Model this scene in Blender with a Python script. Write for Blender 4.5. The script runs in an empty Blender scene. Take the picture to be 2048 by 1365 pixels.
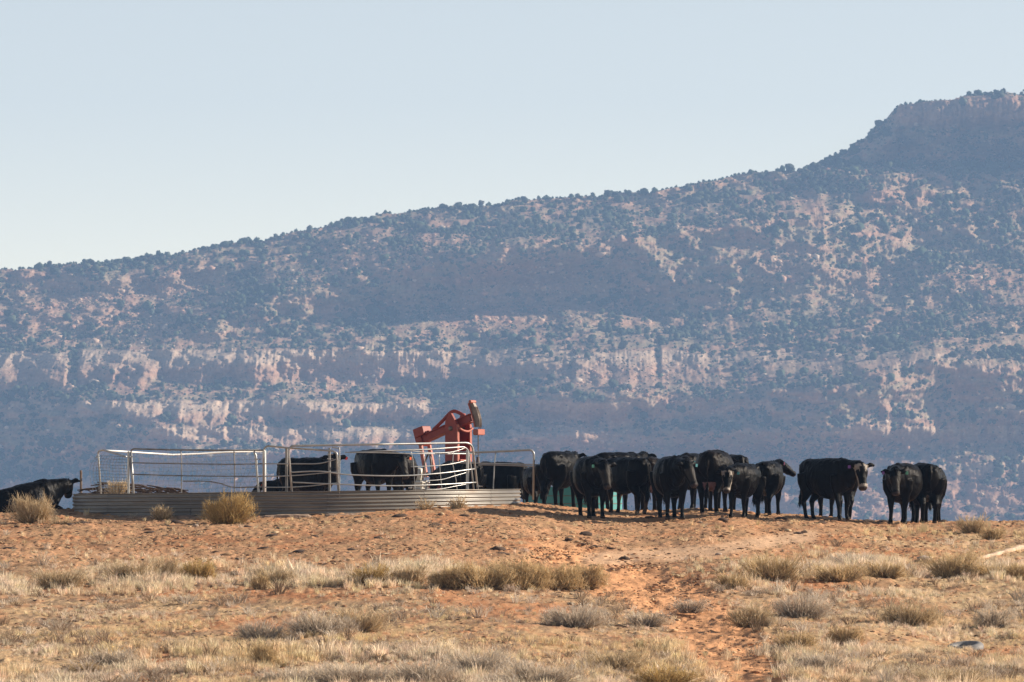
import bpy, math, random
import numpy as np
from mathutils import Vector, Matrix

# ---------------------------------------------------------------- camera, sky, sun, exposure
F = 13500.0          # focal length in pixels of a 2048 px wide frame
CX, HY = 1024.0, 970.0   # column straight ahead, row of the eye level
scene = bpy.context.scene
cam = bpy.data.cameras.new('camera')
cam_o = bpy.data.objects.new('camera', cam)
scene.collection.objects.link(cam_o)
cam.sensor_width = 36.0
cam.lens = 36.0 * F / 2048.0
cam.shift_y = (HY - 682.5) / 2048.0
cam.clip_start = 1.0
cam.clip_end = 20000.0
cam_o.location = (0, 0, 0)
cam_o.rotation_euler = (math.radians(90), 0, 0)
cam.dof.use_dof = True
cam.dof.focus_distance = 149.0
cam.dof.aperture_fstop = 13.0
scene.camera = cam_o

SUN_AZ, SUN_EL = math.radians(10), math.radians(24)   # azimuth measured from +X towards +Y
sdir = Vector((math.cos(SUN_EL)*math.cos(SUN_AZ), math.cos(SUN_EL)*math.sin(SUN_AZ), math.sin(SUN_EL)))
world = bpy.data.worlds.new("World"); scene.world = world
world.use_nodes = True
wn = world.node_tree
sky = wn.nodes.new('ShaderNodeTexSky'); sky.sky_type = 'NISHITA'
sky.sun_disc = False
sky.sun_elevation = SUN_EL
sky.sun_rotation = math.pi/2 - SUN_AZ
sky.altitude = 3000
sky.air_density = 0.6; sky.dust_density = 0.3; sky.ozone_density = 1.2
bg = wn.nodes['Background']
wb = wn.nodes.new('ShaderNodeVectorMath'); wb.operation = 'MULTIPLY'; wb.inputs[1].default_value = (1.78, 1.185, 0.75)
wn.links.new(sky.outputs[0], wb.inputs[0]); wn.links.new(wb.outputs[0], bg.inputs[0])
bg.inputs[1].default_value = 0.105
sl = bpy.data.lights.new('sun', 'SUN'); sl.energy = 4.9; sl.angle = math.radians(0.5); sl.color = (1.0, 0.86, 0.70)
so = bpy.data.objects.new('sun', sl); scene.collection.objects.link(so)
so.rotation_euler = sdir.to_track_quat('Z', 'Y').to_euler()
scene.view_settings.view_transform = 'Standard'
scene.view_settings.look = 'None'
scene.view_settings.exposure = 0.92
scene.view_settings.gamma = 1.0
scene.cycles.max_bounces = 6
scene.cycles.diffuse_bounces = 3
scene.cycles.volume_bounces = 0
scene.cycles.use_denoising = True

rng = np.random.default_rng(7)
random.seed(7)
PI = math.pi

# ---------------------------------------------------------------- helpers
def hash2(ix, iy, seed):
    h = (ix.astype(np.int64)*374761393 + iy.astype(np.int64)*668265263 + seed*1442695041) & 0xffffffff
    h = ((h ^ (h >> 13)) * 1274126177) & 0xffffffff
    h = (h ^ (h >> 16))
    return (h & 0xffffff) / float(0xffffff)

def vnoise(x, y, seed=0):
    x = np.asarray(x, float); y = np.asarray(y, float)
    ix = np.floor(x); iy = np.floor(y)
    fx = x-ix; fy = y-iy
    fx = fx*fx*fx*(fx*(fx*6-15)+10); fy = fy*fy*fy*(fy*(fy*6-15)+10)
    a = hash2(ix, iy, seed); b = hash2(ix+1, iy, seed)
    c = hash2(ix, iy+1, seed); d = hash2(ix+1, iy+1, seed)
    return (a*(1-fx)+b*fx)*(1-fy) + (c*(1-fx)+d*fx)*fy

def fbm(x, y, octaves=4, seed=0, gain=0.5):
    s = 0; a = 1; t = 0
    for o in range(octaves):
        s = s + a*vnoise(x*2**o+o*17.3, y*2**o+o*9.1, seed+o*31)
        t += a; a *= gain
    return s/t

def ridged(x, y, octaves=3, seed=0):
    s = 0; a = 1; t = 0
    for o in range(octaves):
        s = s + a*(1-np.abs(2*vnoise(x*2**o+3.1*o, y*2**o, seed+o*13)-1))
        t += a; a *= .5
    return s/t

def sstep(a, b, x):
    t = np.clip((np.asarray(x, float)-a)/(b-a), 0, 1)
    return t*t*(3-2*t)

def link(o, parent=None):
    scene.collection.objects.link(o)
    if parent is not None:
        o.parent = parent
    return o

def tag(o, label=None, cat=None, group=None, kind=None):
    if label: o['label'] = label
    if cat: o['category'] = cat
    if group: o['group'] = group
    if kind: o['kind'] = kind
    return o

def empty(name, loc, rz=0.0, label=None, cat=None, group=None):
    o = bpy.data.objects.new(name, None)
    o.empty_display_size = 0.3
    link(o); o.location = loc; o.rotation_euler = (0, 0, rz)
    return tag(o, label, cat, group)

def mesh_np(name, V, Fc, mat, parent=None, col=None, smooth=False, fast_tri=None):
    """V (n,3); Fc list of faces or (m,k) array; col (n,3) per-vertex colour"""
    me = bpy.data.meshes.new(name)
    V = np.asarray(V, dtype=np.float32)
    if isinstance(Fc, np.ndarray):
        m, k = Fc.shape
        me.vertices.add(len(V)); me.vertices.foreach_set('co', V.ravel())
        me.loops.add(m*k); me.loops.foreach_set('vertex_index', Fc.astype(np.int32).ravel())
        me.polygons.add(m); me.polygons.foreach_set('loop_start', np.arange(0, m*k, k, dtype=np.int32))
        me.update(calc_edges=True)
    else:
        me.from_pydata(V.tolist(), [], [list(f) for f in Fc])
        me.update()
    if smooth:
        me.polygons.foreach_set('use_smooth', np.ones(len(me.polygons), dtype=bool))
    if col is not None:
        ca = me.color_attributes.new('tint', 'FLOAT_COLOR', 'POINT')
        c = np.ones((len(V), 4), dtype=np.float32); c[:, :3] = col
        ca.data.foreach_set('color', c.ravel())
    if mat is not None: me.materials.append(mat)
    o = bpy.data.objects.new(name, me)
    return link(o, parent)

class MB:
    """collects primitives for one mesh"""
    def __init__(s): s.v = []; s.f = []
    def add(s, V, Fs):
        n = len(s.v); s.v += [tuple(p) for p in V]; s.f += [tuple(i+n for i in f) for f in Fs]; return s
    def box(s, c, size, M=None, bev=0.0):
        x, y, z = [q/2 for q in size]
        b = min(bev, x*.9, y*.9, z*.9)
        V = []; Fs = []
        if b <= 0:
            V = [Vector((sx*x, sy*y, sz*z)) for sx in (-1, 1) for sy in (-1, 1) for sz in (-1, 1)]
            Fs = [(0,1,3,2),(4,6,7,5),(0,4,5,1),(2,3,7,6),(0,2,6,4),(1,5,7,3)]
        else:
            rings = [(-z, b), (-z+b, 0), (z-b, 0), (z, b)]
            for (zz, ins) in rings:
                xx, yy = x-ins, y-ins
                for (px, py) in ((xx, yy-b), (xx-b, yy), (-xx+b, yy), (-xx, yy-b), (-xx, -yy+b), (-xx+b, -yy), (xx-b, -yy), (xx, -yy+b)):
                    V.append(Vector((px, py, zz)))
            for r in range(3):
                for i in range(8):
                    j = (i+1) % 8
                    Fs.append((r*8+i, r*8+j, r*8+8+j, r*8+8+i))
            Fs.append(tuple(range(7, -1, -1))); Fs.append(tuple(range(24, 32)))
        if M is not None: V = [M @ p for p in V]
        c = Vector(c)
        return s.add([p+c for p in V], Fs)
    def beam(s, a, b, w, h, up=(0, 0, 1), bev=0.0):
        a = Vector(a); b = Vector(b); d = b-a; L = d.length; d.normalize()
        u = Vector(up); side = u.cross(d)
        if side.length < 1e-4: side = Vector((1, 0, 0)).cross(d)
        side.normalize(); u = d.cross(side)
        M = Matrix((d, side, u)).transposed()
        return s.box((a+b)/2, (L, w, h), M, bev)
    def tube(s, pts, r, n=8, caps=True):
        pts = [Vector(p) for p in pts]
        rr = r if hasattr(r, '__len__') else [r]*len(pts)
        V = []; Fs = []
        prev = None
        for i, p in enumerate(pts):
            d = (pts[min(i+1, len(pts)-1)] - pts[max(i-1, 0)]).normalized()
            if prev is None:
                up = Vector((0, 0, 1)) if abs(d.z) < .9 else Vector((0, 1, 0))
                u = up.cross(d).normalized()
            else:
                u = (prev - d*prev.dot(d)).normalized()
            prev = u; w = d.cross(u)
            ri = rr[i]
            if hasattr(ri, '__len__'): ra, rb = ri
            else: ra = rb = ri
            for k in range(n):
                a = 2*PI*k/n
                V.append(p + u*(ra*math.cos(a)) + w*(rb*math.sin(a)))
        for i in range(len(pts)-1):
            for k in range(n):
                k2 = (k+1) % n
                Fs.append((i*n+k, i*n+k2, (i+1)*n+k2, (i+1)*n+k))
        if caps:
            Fs.append(tuple(range(n-1, -1, -1))); Fs.append(tuple((len(pts)-1)*n+k for k in range(n)))
        return s.add(V, Fs)
    def ell(s, c, r, M=None, nu=12, nv=8):
        V = []; Fs = []
        c = Vector(c)
        V.append(Vector((0, 0, -r[2])))
        for j in range(1, nv):
            ph = -PI/2 + PI*j/nv
            for i in range(nu):
                a = 2*PI*i/nu
                V.append(Vector((r[0]*math.cos(ph)*math.cos(a), r[1]*math.cos(ph)*math.sin(a), r[2]*math.sin(ph))))
        V.append(Vector((0, 0, r[2])))
        for i in range(nu):
            j = (i+1) % nu
            Fs.append((0, 1+j, 1+i))
            for q in range(nv-2):
                Fs.append((1+q*nu+i, 1+q*nu+j, 1+(q+1)*nu+j, 1+(q+1)*nu+i))
            Fs.append((1+(nv-2)*nu+i, 1+(nv-2)*nu+j, len(V)-1))
        if M is not None: V = [M @ p for p in V]
        return s.add([p+c for p in V], Fs)
    def build(s, name, mat, parent=None, smooth=False, loc=None):
        V = s.v
        o = mesh_np(name, V, s.f, mat, parent, smooth=smooth)
        if loc is not None:
            lo = Vector(loc)
            arr = np.array(V, dtype=np.float32) - np.array(loc, dtype=np.float32)
            o.data.vertices.foreach_set('co', arr.ravel()); o.data.update(); o.location = lo
        return o

def rounded(pts, r=0.07, n=5):
    """polyline with its corners rounded"""
    pts = [Vector(p) for p in pts]; out = [pts[0]]
    for i in range(1, len(pts)-1):
        a, b, c = pts[i-1], pts[i], pts[i+1]
        d1 = (a-b); d2 = (c-b); q = min(r, d1.length*.45, d2.length*.45)
        if d1.angle(-d2) < .35:
            out.append(b); continue
        p1 = b + d1.normalized()*q; p2 = b + d2.normalized()*q
        for k in range(n+1):
            t = k/n
            out.append(p1*(1-t)**2 + b*2*t*(1-t) + p2*t*t)
    out.append(pts[-1]); return out

def smooth_poly(pts, n=5):
    """Catmull-Rom through points"""
    pts = [Vector(p) for p in pts]; out = []
    P = [pts[0]*2-pts[1]] + pts + [pts[-1]*2-pts[-2]]
    for i in range(1, len(P)-2):
        for k in range(n):
            t = k/n
            a, b, c, d = P[i-1], P[i], P[i+1], P[i+2]
            out.append(.5*((2*b)+(c-a)*t+(2*a-5*b+4*c-d)*t*t+(3*b-a-3*c+d)*t**3))
    out.append(pts[-1]); return out

# ---------------------------------------------------------------- materials
def newmat(name):
    m = bpy.data.materials.new(name); m.use_nodes = True
    return m, m.node_tree, m.node_tree.nodes['Principled BSDF']

def N(nt, t, **kw):
    n = nt.nodes.new(t)
    for k, v in kw.items(): setattr(n, k, v)
    return n

def ramp(nt, fac, stops):
    r = N(nt, 'ShaderNodeValToRGB')
    el = r.color_ramp.elements
    el[0].position = stops[0][0]; el[0].color = (*stops[0][1], 1)
    el[1].position = stops[-1][0]; el[1].color = (*stops[-1][1], 1)
    for p, c in stops[1:-1]:
        e = el.new(p); e.color = (*c, 1)
    nt.links.new(fac, r.inputs[0]); return r

def noise_node(nt, scale, detail=4, rough=.6, vec=None, scl=None):
    n = N(nt, 'ShaderNodeTexNoise')
    n.inputs['Scale'].default_value = scale; n.inputs['Detail'].default_value = detail
    n.inputs['Roughness'].default_value = rough
    if scl is not None:
        mp = N(nt, 'ShaderNodeMapping'); mp.inputs['Scale'].default_value = scl
        tc = N(nt, 'ShaderNodeTexCoord')
        nt.links.new(tc.outputs['Object'], mp.inputs[0]); nt.links.new(mp.outputs[0], n.inputs['Vector'])
    elif vec is not None: nt.links.new(vec, n.inputs['Vector'])
    else:
        tc = N(nt, 'ShaderNodeTexCoord'); nt.links.new(tc.outputs['Object'], n.inputs['Vector'])
    return n

def simple_mat(name, c1, c2, scale=8, rough=.7, metal=0.0, bump=0.0, bscale=None, spec=None, detail=4):
    m, nt, b = newmat(name)
    n = noise_node(nt, scale, detail)
    r = ramp(nt, n.outputs[0], [(.3, c1), (.7, c2)])
    nt.links.new(r.outputs[0], b.inputs['Base Color'])
    b.inputs['Roughness'].default_value = rough; b.inputs['Metallic'].default_value = metal
    if spec is not None: b.inputs['Specular IOR Level'].default_value = spec
    if bump > 0:
        n2 = noise_node(nt, bscale or scale*4, 3)
        bp = N(nt, 'ShaderNodeBump'); bp.inputs['Strength'].default_value = bump; bp.inputs['Distance'].default_value = .01
        nt.links.new(n2.outputs[0], bp.inputs['Height']); nt.links.new(bp.outputs[0], b.inputs['Normal'])
    return m

def tint_mat(name, rough=.9, nscale=20, lo=.75, hi=1.25, transl=0.0, bump=0.0, bscale=6, bdist=.05, spec=.2, scl=None):
    m, nt, b = newmat(name)
    at = N(nt, 'ShaderNodeAttribute', attribute_name='tint')
    n = noise_node(nt, nscale, 4, .65, scl=scl)
    mr = N(nt, 'ShaderNodeMapRange')
    mr.inputs['From Min'].default_value = .3; mr.inputs['From Max'].default_value = .7
    mr.inputs['To Min'].default_value = lo; mr.inputs['To Max'].default_value = hi
    nt.links.new(n.outputs[0], mr.inputs[0])
    mu = N(nt, 'ShaderNodeVectorMath', operation='SCALE')
    nt.links.new(at.outputs['Color'], mu.inputs[0]); nt.links.new(mr.outputs[0], mu.inputs['Scale'])
    nt.links.new(mu.outputs[0], b.inputs['Base Color'])
    b.inputs['Roughness'].default_value = rough; b.inputs['Specular IOR Level'].default_value = spec
    if bump > 0:
        n2 = noise_node(nt, bscale, 5, .65)
        bp = N(nt, 'ShaderNodeBump'); bp.inputs['Strength'].default_value = bump; bp.inputs['Distance'].default_value = bdist
        nt.links.new(n2.outputs[0], bp.inputs['Height']); nt.links.new(bp.outputs[0], b.inputs['Normal'])
    if transl > 0:
        out = nt.nodes['Material Output']
        tr = N(nt, 'ShaderNodeBsdfTranslucent'); mx = N(nt, 'ShaderNodeMixShader'); mx.inputs[0].default_value = transl
        nt.links.new(mu.outputs[0], tr.inputs[0])
        nt.links.new(b.outputs[0], mx.inputs[1]); nt.links.new(tr.outputs[0], mx.inputs[2])
        nt.links.new(mx.outputs[0], out.inputs[0])
    return m

M_ground = tint_mat('dry_soil', .95, 9, .72, 1.25, bump=.7, bscale=14, bdist=.03, spec=.1)
M_rock = tint_mat('hill_rock', .95, .35, .72, 1.28, bump=.8, bscale=.5, bdist=.8, spec=.1)
M_juniper = tint_mat('juniper_green', .95, 1.5, .6, 1.4, spec=.05)
M_plant = tint_mat('dry_plant', .9, 30, .85, 1.15, transl=.25, spec=.1)
M_hide = None
def hide_mat():
    m, nt, b = newmat('cattle_hide')
    at = N(nt, 'ShaderNodeAttribute', attribute_name='tint')
    n = noise_node(nt, 1, 5, .7, scl=(9, 9, 3.5))
    mr = N(nt, 'ShaderNodeMapRange'); mr.inputs['To Min'].default_value = .45; mr.inputs['To Max'].default_value = 1.6
    mr.inputs['From Min'].default_value = .3; mr.inputs['From Max'].default_value = .7
    nt.links.new(n.outputs[0], mr.inputs[0])
    mu = N(nt, 'ShaderNodeVectorMath', operation='SCALE')
    nt.links.new(at.outputs['Color'], mu.inputs[0]); nt.links.new(mr.outputs[0], mu.inputs['Scale'])
    nt.links.new(mu.outputs[0], b.inputs['Base Color'])
    b.inputs['Roughness'].default_value = .38; b.inputs['Specular IOR Level'].default_value = .06
    n2 = noise_node(nt, 1, 4, .7, scl=(30, 30, 9))
    bp = N(nt, 'ShaderNodeBump'); bp.inputs['Strength'].default_value = .6; bp.inputs['Distance'].default_value = .02
    nt.links.new(n2.outputs[0], bp.inputs['Height']); nt.links.new(bp.outputs[0], b.inputs['Normal'])
    return m
M_hide = hide_mat()
M_eye = simple_mat('dark_eye', (.01, .008, .006), (.015, .01, .008), 8, .12, spec=.6)
def tagmat(n, c): return simple_mat(n, c, tuple(q*1.1 for q in c), 8, .45)
M_tag = {'teal': tagmat('teal_plastic', (.015, .16, .19)), 'orange': tagmat('orange_plastic', (.75, .12, .02)),
         'red': tagmat('red_plastic', (.75, .04, .03)), 'purple': tagmat('purple_plastic', (.12, .035, .24)),
         'pink': tagmat('pink_plastic', (.7, .2, .4)), 'green': tagmat('green_plastic', (.06, .26, .19))}
M_galv = simple_mat('galvanised_tube', (.30, .31, .32), (.44, .44, .43), 5, .38, .55, bump=.1, bscale=30)
M_darkrail = simple_mat('weathered_tube', (.10, .095, .09), (.28, .27, .26), 3, .6, .3, bump=.1)
M_white = simple_mat('white_tube', (.72, .72, .70), (.8, .8, .78), 6, .4)  # near-white tone for the back panel's top pipe
M_wire = simple_mat('wire', (.10, .10, .10), (.20, .20, .19), 5, .6, .3)
M_red = simple_mat('red_oxide_paint', (.19, .022, .014), (.27, .034, .022), 6, .6, bump=.15, bscale=20)
M_red_lit = simple_mat('sunlit_red_paint', (.31, .078, .05), (.39, .11, .075), 6, .6)  # the jack's red again, with sunlit pink put into the colour
M_steel = simple_mat('dark_steel', (.10, .08, .07), (.2, .16, .14), 9, .5, .6)
M_teal = None
M_wood = simple_mat('grey_wood', (.10, .07, .05), (.22, .16, .12), 12, .85, bump=.4)
M_conc = simple_mat('worn_concrete', (.33, .24, .19), (.52, .42, .34), 7, .95, bump=1.0, bscale=22, detail=8)
M_foot = simple_mat('shaded_concrete', (.20, .135, .095), (.38, .27, .20), 9, .95, bump=1.0, bscale=26, detail=9)  # footing concrete, darkened to the tan-brown it shows in shade
M_dung = simple_mat('dried_dung', (.035, .022, .015), (.10, .06, .04), 14, .95, bump=.6, bscale=40)
M_paleeng = simple_mat('pale_engine_paint', (.5, .48, .42), (.65, .62, .55), 5, .5)
M_log = simple_mat('bleached_timber', (.34, .24, .16), (.60, .46, .34), 8, .85, bump=.6, bscale=14)
M_rubber = simple_mat('grey_rubber', (.10, .10, .105), (.24, .235, .23), 5, .7)

def corrugated_mat():
    m, nt, b = newmat('corrugated_steel')
    n = noise_node(nt, 1, 4, .6, scl=(.9, .9, 5))
    r = ramp(nt, n.outputs[0], [(.3, (.14, .135, .13)), (.6, (.23, .22, .20)), (.8, (.19, .15, .115))])
    nt.links.new(r.outputs[0], b.inputs['Base Color'])
    b.inputs['Metallic'].default_value = .35; b.inputs['Roughness'].default_value = .4
    return m
M_corr = corrugated_mat()
def teal_mat():
    m, nt, b = newmat('turquoise_paint')
    n = noise_node(nt, 2.0, 5, .6)
    r = ramp(nt, n.outputs[0], [(.3, (.02, .19, .20)), (.7, (.05, .27, .27))])
    nt.links.new(r.outputs[0], b.inputs['Base Color']); b.inputs['Roughness'].default_value = .5
    return m
M_teal = teal_mat()

# ---------------------------------------------------------------- ground
YC = np.array([(-1500,1040),(-300,1034),(0,1027),(150,1020),(300,1019),(450,1014),(550,1011),(650,1009),(850,1000),(1000,1004),(1050,1008),(1120,1015),
      (1200,1021),(1260,1025),(1330,1024),(1400,1020),(1470,1023),(1520,1030),(1600,1032),(1680,1038),(1750,1045),(1900,1046),(2048,1046),(2400,1050),(3600,1060)], float)
OFF_Y = np.array([20, 60, 90, 100, 112, 120, 126, 128.6, 129.8, 131.0, 133, 138, 143, 147, 150, 152.5], float)
OFF_P = np.array([2600, 1300, 620, 470, 325, 236, 176, 151, 142, 124, 108, 70, 36, 11, 0, 0], float)
DROP_Y = np.array([152.5, 155, 160, 170, 200, 300, 800, 1800, 3300, 3600, 4500], float)
DROP_Z = np.array([0, .02, .14, .55, 2.1, 9, 34, 58, 46, 48, 48], float)

def gbase(X, Y):
    X = np.asarray(X, float); Y = np.asarray(Y, float)
    px = X*F/150.0 + CX
    yc = np.interp(px, YC[:, 0], YC[:, 1])
    zc = -(yc-HY)/F*150.0
    off = np.interp(Y, OFF_Y, OFF_P)
    z1 = zc*Y/150.0 - off/F*Y
    z2 = zc - np.interp(Y, DROP_Y, DROP_Z)
    t = sstep(149, 153, Y)
    z = z1*(1-t) + z2*t
    return np.maximum(z, np.where(Y < 110, -8.5, -1e9))

def gnoise(X, Y):
    near = sstep(60, 105, Y)*(1-sstep(170, 220, Y))
    far = 1-near
    n = (fbm(X*.35, Y*.25, 3, 5)-.5)*.16*sstep(148, 138, Y) + (fbm(X*1.3, Y*.9, 3, 11)-.5)*.06 + (fbm(X*5, Y*4, 3, 21)-.5)*.022
    return n*near + (fbm(X*.02, Y*.02, 3, 3)-.5)*2.0*far*sstep(200, 400, Y)

def G(X, Y):
    return float(gbase(X, Y) + gnoise(np.float64(X), np.float64(Y)))

def world_at(px, Y, py=None):
    """photo column px at distance Y (and row py) -> point in the scene"""
    X = (px-CX)/F*Y
    return Vector((X, Y, G(X, Y) if py is None else (HY-py)/F*Y))

def solveY(px, py, lo=100.0, hi=150.5):
    """distance at which the ground in column px shows at row py"""
    for _ in range(40):
        mid = (lo+hi)/2
        y = HY - float(gbase((px-CX)/F*mid, mid))/mid*F
        if y > py: lo = mid
        else: hi = mid
    return (lo+hi)/2

def ell_mask(px, py, lst):
    m = 0
    for e in lst:
        cx, cy, rx, ry = e[:4]; s = e[4] if len(e) > 4 else 1.0; a = math.radians(e[5]) if len(e) > 5 else 0
        dx = px-cx; dy = py-cy
        u = (dx*math.cos(a)+dy*math.sin(a))/rx; v = (-dx*math.sin(a)+dy*math.cos(a))/ry
        m = np.maximum(m, s*np.exp(-(u*u+v*v)**1.5*.7))
    return m

def poly_dist(px, py, pts):
    d = 1e9
    for (a, b) in zip(pts[:-1], pts[1:]):
        ax, ay = a[:2]; bx, by = b[:2]
        vx, vy = bx-ax, by-ay
        t = np.clip(((px-ax)*vx+(py-ay)*vy)/(vx*vx+vy*vy), 0, 1)
        # rows are foreshortened, so count them more
        d = np.minimum(d, np.hypot(px-ax-t*vx, (py-ay-t*vy)*1.5))
    return d

TRAIL = [(1120,1128),(1230,1150),(1310,1180),(1370,1205),(1420,1240),(1440,1290),(1490,1330),(1530,1400)]
TRACK = [(1180,1114),(1340,1110),(1450,1098),(1620,1072)]
def ground_masks(X, Y, Z):
    px = X/Y*F+CX; py = HY-Z/Y*F
    w = (fbm(X*1.5, Y*1.2, 3, 44)-.5)*60
    trail = 1-sstep(46, 92, poly_dist(px+w, py, TRAIL))
    track = 1-sstep(8, 26, poly_dist(px, py+w*.15, TRACK))
    track2 = 1-sstep(5, 20, poly_dist(px, py+w*.1, [(0,1112),(300,1110),(620,1128),(900,1120),(1180,1125)]))
    dep = sstep(1100, 1215, py)                       # grass thickens down the slope
    right = sstep(1640, 1800, px)*sstep(1048, 1080, py)
    orange = ell_mask(px, py, [(500,1250,90,14),(640,1190,150,12),(950,1205,130,22,1,12),(1560,1170,180,12),(1740,1110,160,12),(1800,1210,120,10,1,10),
                               (330,1330,80,12),(1650,1290,120,9),(1990,1310,90,12,1,-8),(1330,1160,160,18),(350,1185,250,8),(1100,1225,60,20),(1700,1290,50,14),(1600,1215,60,14)])
    return px, py, trail, track, track2, dep, right, orange

xs_f = np.arange(-14.2, 14.2, .042)
ext = 14.2 + np.cumsum(.06*1.12**np.arange(60)); ext = ext[ext < 760]
xs = np.concatenate([-ext[::-1], xs_f, ext])
ys_f = np.arange(106, 158, .11)
y_near = 106 - np.cumsum(.2*1.09**np.arange(48)); y_near = y_near[y_near > -30][::-1]
y_far = 158 + np.cumsum(.2*1.06**np.arange(130)); y_far = y_far[y_far < 4450]
ys = np.concatenate([[-60.0], y_near, ys_f, y_far])
GX, GY = np.meshgrid(xs, ys)
Ys = np.maximum(GY, 12.0)
GZ = gbase(GX, Ys) + gnoise(GX, GY)
px, py, trail, track, track2, dep, right, orange = ground_masks(GX, Ys, GZ)
near = sstep(100, 106, GY)*(1-sstep(158, 163, GY))
# hoof prints and wear in the trail, clods on the trampled ground
tn = fbm(GX*3.2, GY*2.0, 3, 77)
GZ += near*(-trail*.06 + trail*(tn-.5)*.14)
clod = np.clip(fbm(GX*9, GY*6, 3, 91)-.55, 0, 1)
GZ += near*clod*.13*(1-track*.7)
c_soil = np.array([.50, .285, .16]); c_red = np.array([.43, .185, .085]); c_pale = np.array([.62, .42, .27])
c_litter = np.array([.38, .24, .135]); c_dark = np.array([.13, .075, .045]); c_straw = np.array([.58, .42, .24])
n1 = fbm(GX*.9, GY*.5, 4, 50); n2 = fbm(GX*5, GY*1.6, 4, 60); n3 = fbm(GX*3.2, GY*1.1, 5, 63, .65)
col = c_soil[None, None, :]*np.ones(GX.shape+(1,))
def mixc(col, c, t): return col*(1-t[..., None]) + c[None, None, :]*t[..., None]
col = mixc(col, c_red, sstep(.45, .7, n1)*.6)
col = mixc(col, c_litter, sstep(.46, .58, n2)*.75*(1-track))
col = mixc(col, c_dark, sstep(.60, .70, n3)*.55*(1-track)*(1-trail*.5))
col = mixc(col, c_straw, dep*sstep(.38, .6, fbm(GX*1.7, GY*1.2, 4, 70))*.65*(1-trail)*(1-orange))
col = mixc(col, np.array([.26, .18, .12]), dep*sstep(.46, .60, fbm(GX*3.1+7, GY*1.7, 4, 75, .65))*.7*(1-trail)*(1-orange*.6))
col = mixc(col, c_straw, right*sstep(.4, .6, n3)*.7*(1-orange))
col = mixc(col, c_red*1.1, np.clip(orange*.6*sstep(.35, .6, n3+.08), 0, 1))
col = mixc(col, np.array([.64, .34, .175]), trail*.9)
col = mixc(col, c_pale, track*.8)
col = mixc(col, c_soil*1.05, track2*.5)
NYg, NXg = GX.shape
V = np.stack([GX, GY, GZ], -1).reshape(-1, 3)
ii = np.arange(NXg-1)[None, :] + np.arange(NYg-1)[:, None]*NXg
Fg = np.stack([ii, ii+1, ii+NXg+1, ii+NXg], -1).reshape(-1, 4)
ground = mesh_np('ground', V, Fg, M_ground, col=col.reshape(-1, 3), smooth=True)
tag(ground, kind='structure')

# ---------------------------------------------------------------- hillside (mesa slope with sandstone ledges)
SK = np.array([(-900,610),(-400,566),(0,539),(130,530),(300,514),(450,493),(540,476),(640,452),(760,433),(860,420),(1000,412),(1100,394),(1180,390),(1300,383),
      (1420,366),(1480,352),(1600,342),(1632,330),(1665,312),(1700,297),(1750,262),(1786,234),(1797,212),(1850,202),(1950,193),(2048,186),(2300,178),(2900,172)], float)
SHADE = [(110,840,200,90,1),(330,915,210,26,.8),(60,760,130,32,.7),(440,615,240,30,1,-22),(620,585,120,26,.6),(850,515,250,38,.9,-6),(1030,800,170,60,1),
         (900,745,170,22,.6),(1570,790,210,66,1,-6),(1430,735,150,20,.6),(1340,560,130,40,.6),(1480,480,150,36,.3),(1730,292,140,34,1.5,-33),(1930,285,200,24,1.3),
         (1955,755,80,40,.4),(150,560,120,16,.3),(1450,880,170,30,.7),(985,880,130,40,.8),(1620,880,100,34,.7),(1960,230,260,46,1.7),(1690,312,80,16,1.5,-32),(150,735,150,36,.7),(420,735,70,26,.7),(1000,735,110,30,.9),(560,822,60,14,.6),(720,822,40,14,.5),(430,870,60,12,.5),(1180,690,160,18,.4),
         (700,700,80,30,.3),(1800,640,160,30,.3),(540,690,150,14,.5),(250,970,300,14,.4),(1230,470,120,24,.5),(520,540,120,20,.4)]
BARE = [(330,575,95,32),(150,605,120,30),(230,640,120,30,.7),(1060,565,130,36),(1000,620,160,26,.8),(720,500,140,28,.6),(1950,565,90,22),(1560,545,70,30,.8),
        (1720,560,70,20,.8),(1190,500,44,14),(850,500,30,22),(980,650,130,16,.7),(560,560,80,14,.6),(640,760,120,24,.5),(1250,760,120,40,.5),(1130,860,90,40,.6),
        (1420,820,120,24,.4),(1850,890,170,14,.6),(1980,640,120,20,.4),(1700,1000,400,30,.5),(80,650,110,24,.6),(450,960,200,20,.4),(1250,610,100,30,.4),(640,470,40,14,.5),(1980,300,30,12)]
# ledges: (row of the top, row of the foot, list of column ranges with strength, colour kind)
LEDGES = [(703,768,[(-900,150,.9),(150,900,1),(900,1130,.55),(1130,1420,.75),(1420,1800,.5),(1800,2900,.3)]),
          (806,842,[(150,860,.95),(1060,1260,.6),(1280,1560,.3),(-900,60,.4)]),
          (856,888,[(290,880,1),(1000,1180,.6),(1680,2060,.8),(2100,2900,.8)]),
          (930,952,[(330,620,.5),(1540,2900,.6),(700,1150,.5)]),
          (975,1002,[(-900,500,.4),(1100,2900,.7)]),
          (196,256,[(1792,2900,1)]),
          (640,655,[(820,1100,.35),(1200,1700,.3)]),
          (560,575,[(900,1170,.3)]),]
hf = np.arange(-345, 345, .55); hs_ = 345+np.cumsum(np.minimum(.6*1.03**np.arange(260), 5.0)); hs_ = hs_[hs_ < 1180]
hx = np.concatenate([-hs_[::-1], hf, hs_]); NR = 400
D0 = 3640.0
tt = np.linspace(0, 1, NR)[:, None]
HXg = np.repeat(hx[None, :], NR, 0)
dprev = np.full((NR, len(hx)), 3850.0)
zt_d = np.full(len(hx), 4000.0)
Zb = -68.0
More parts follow.
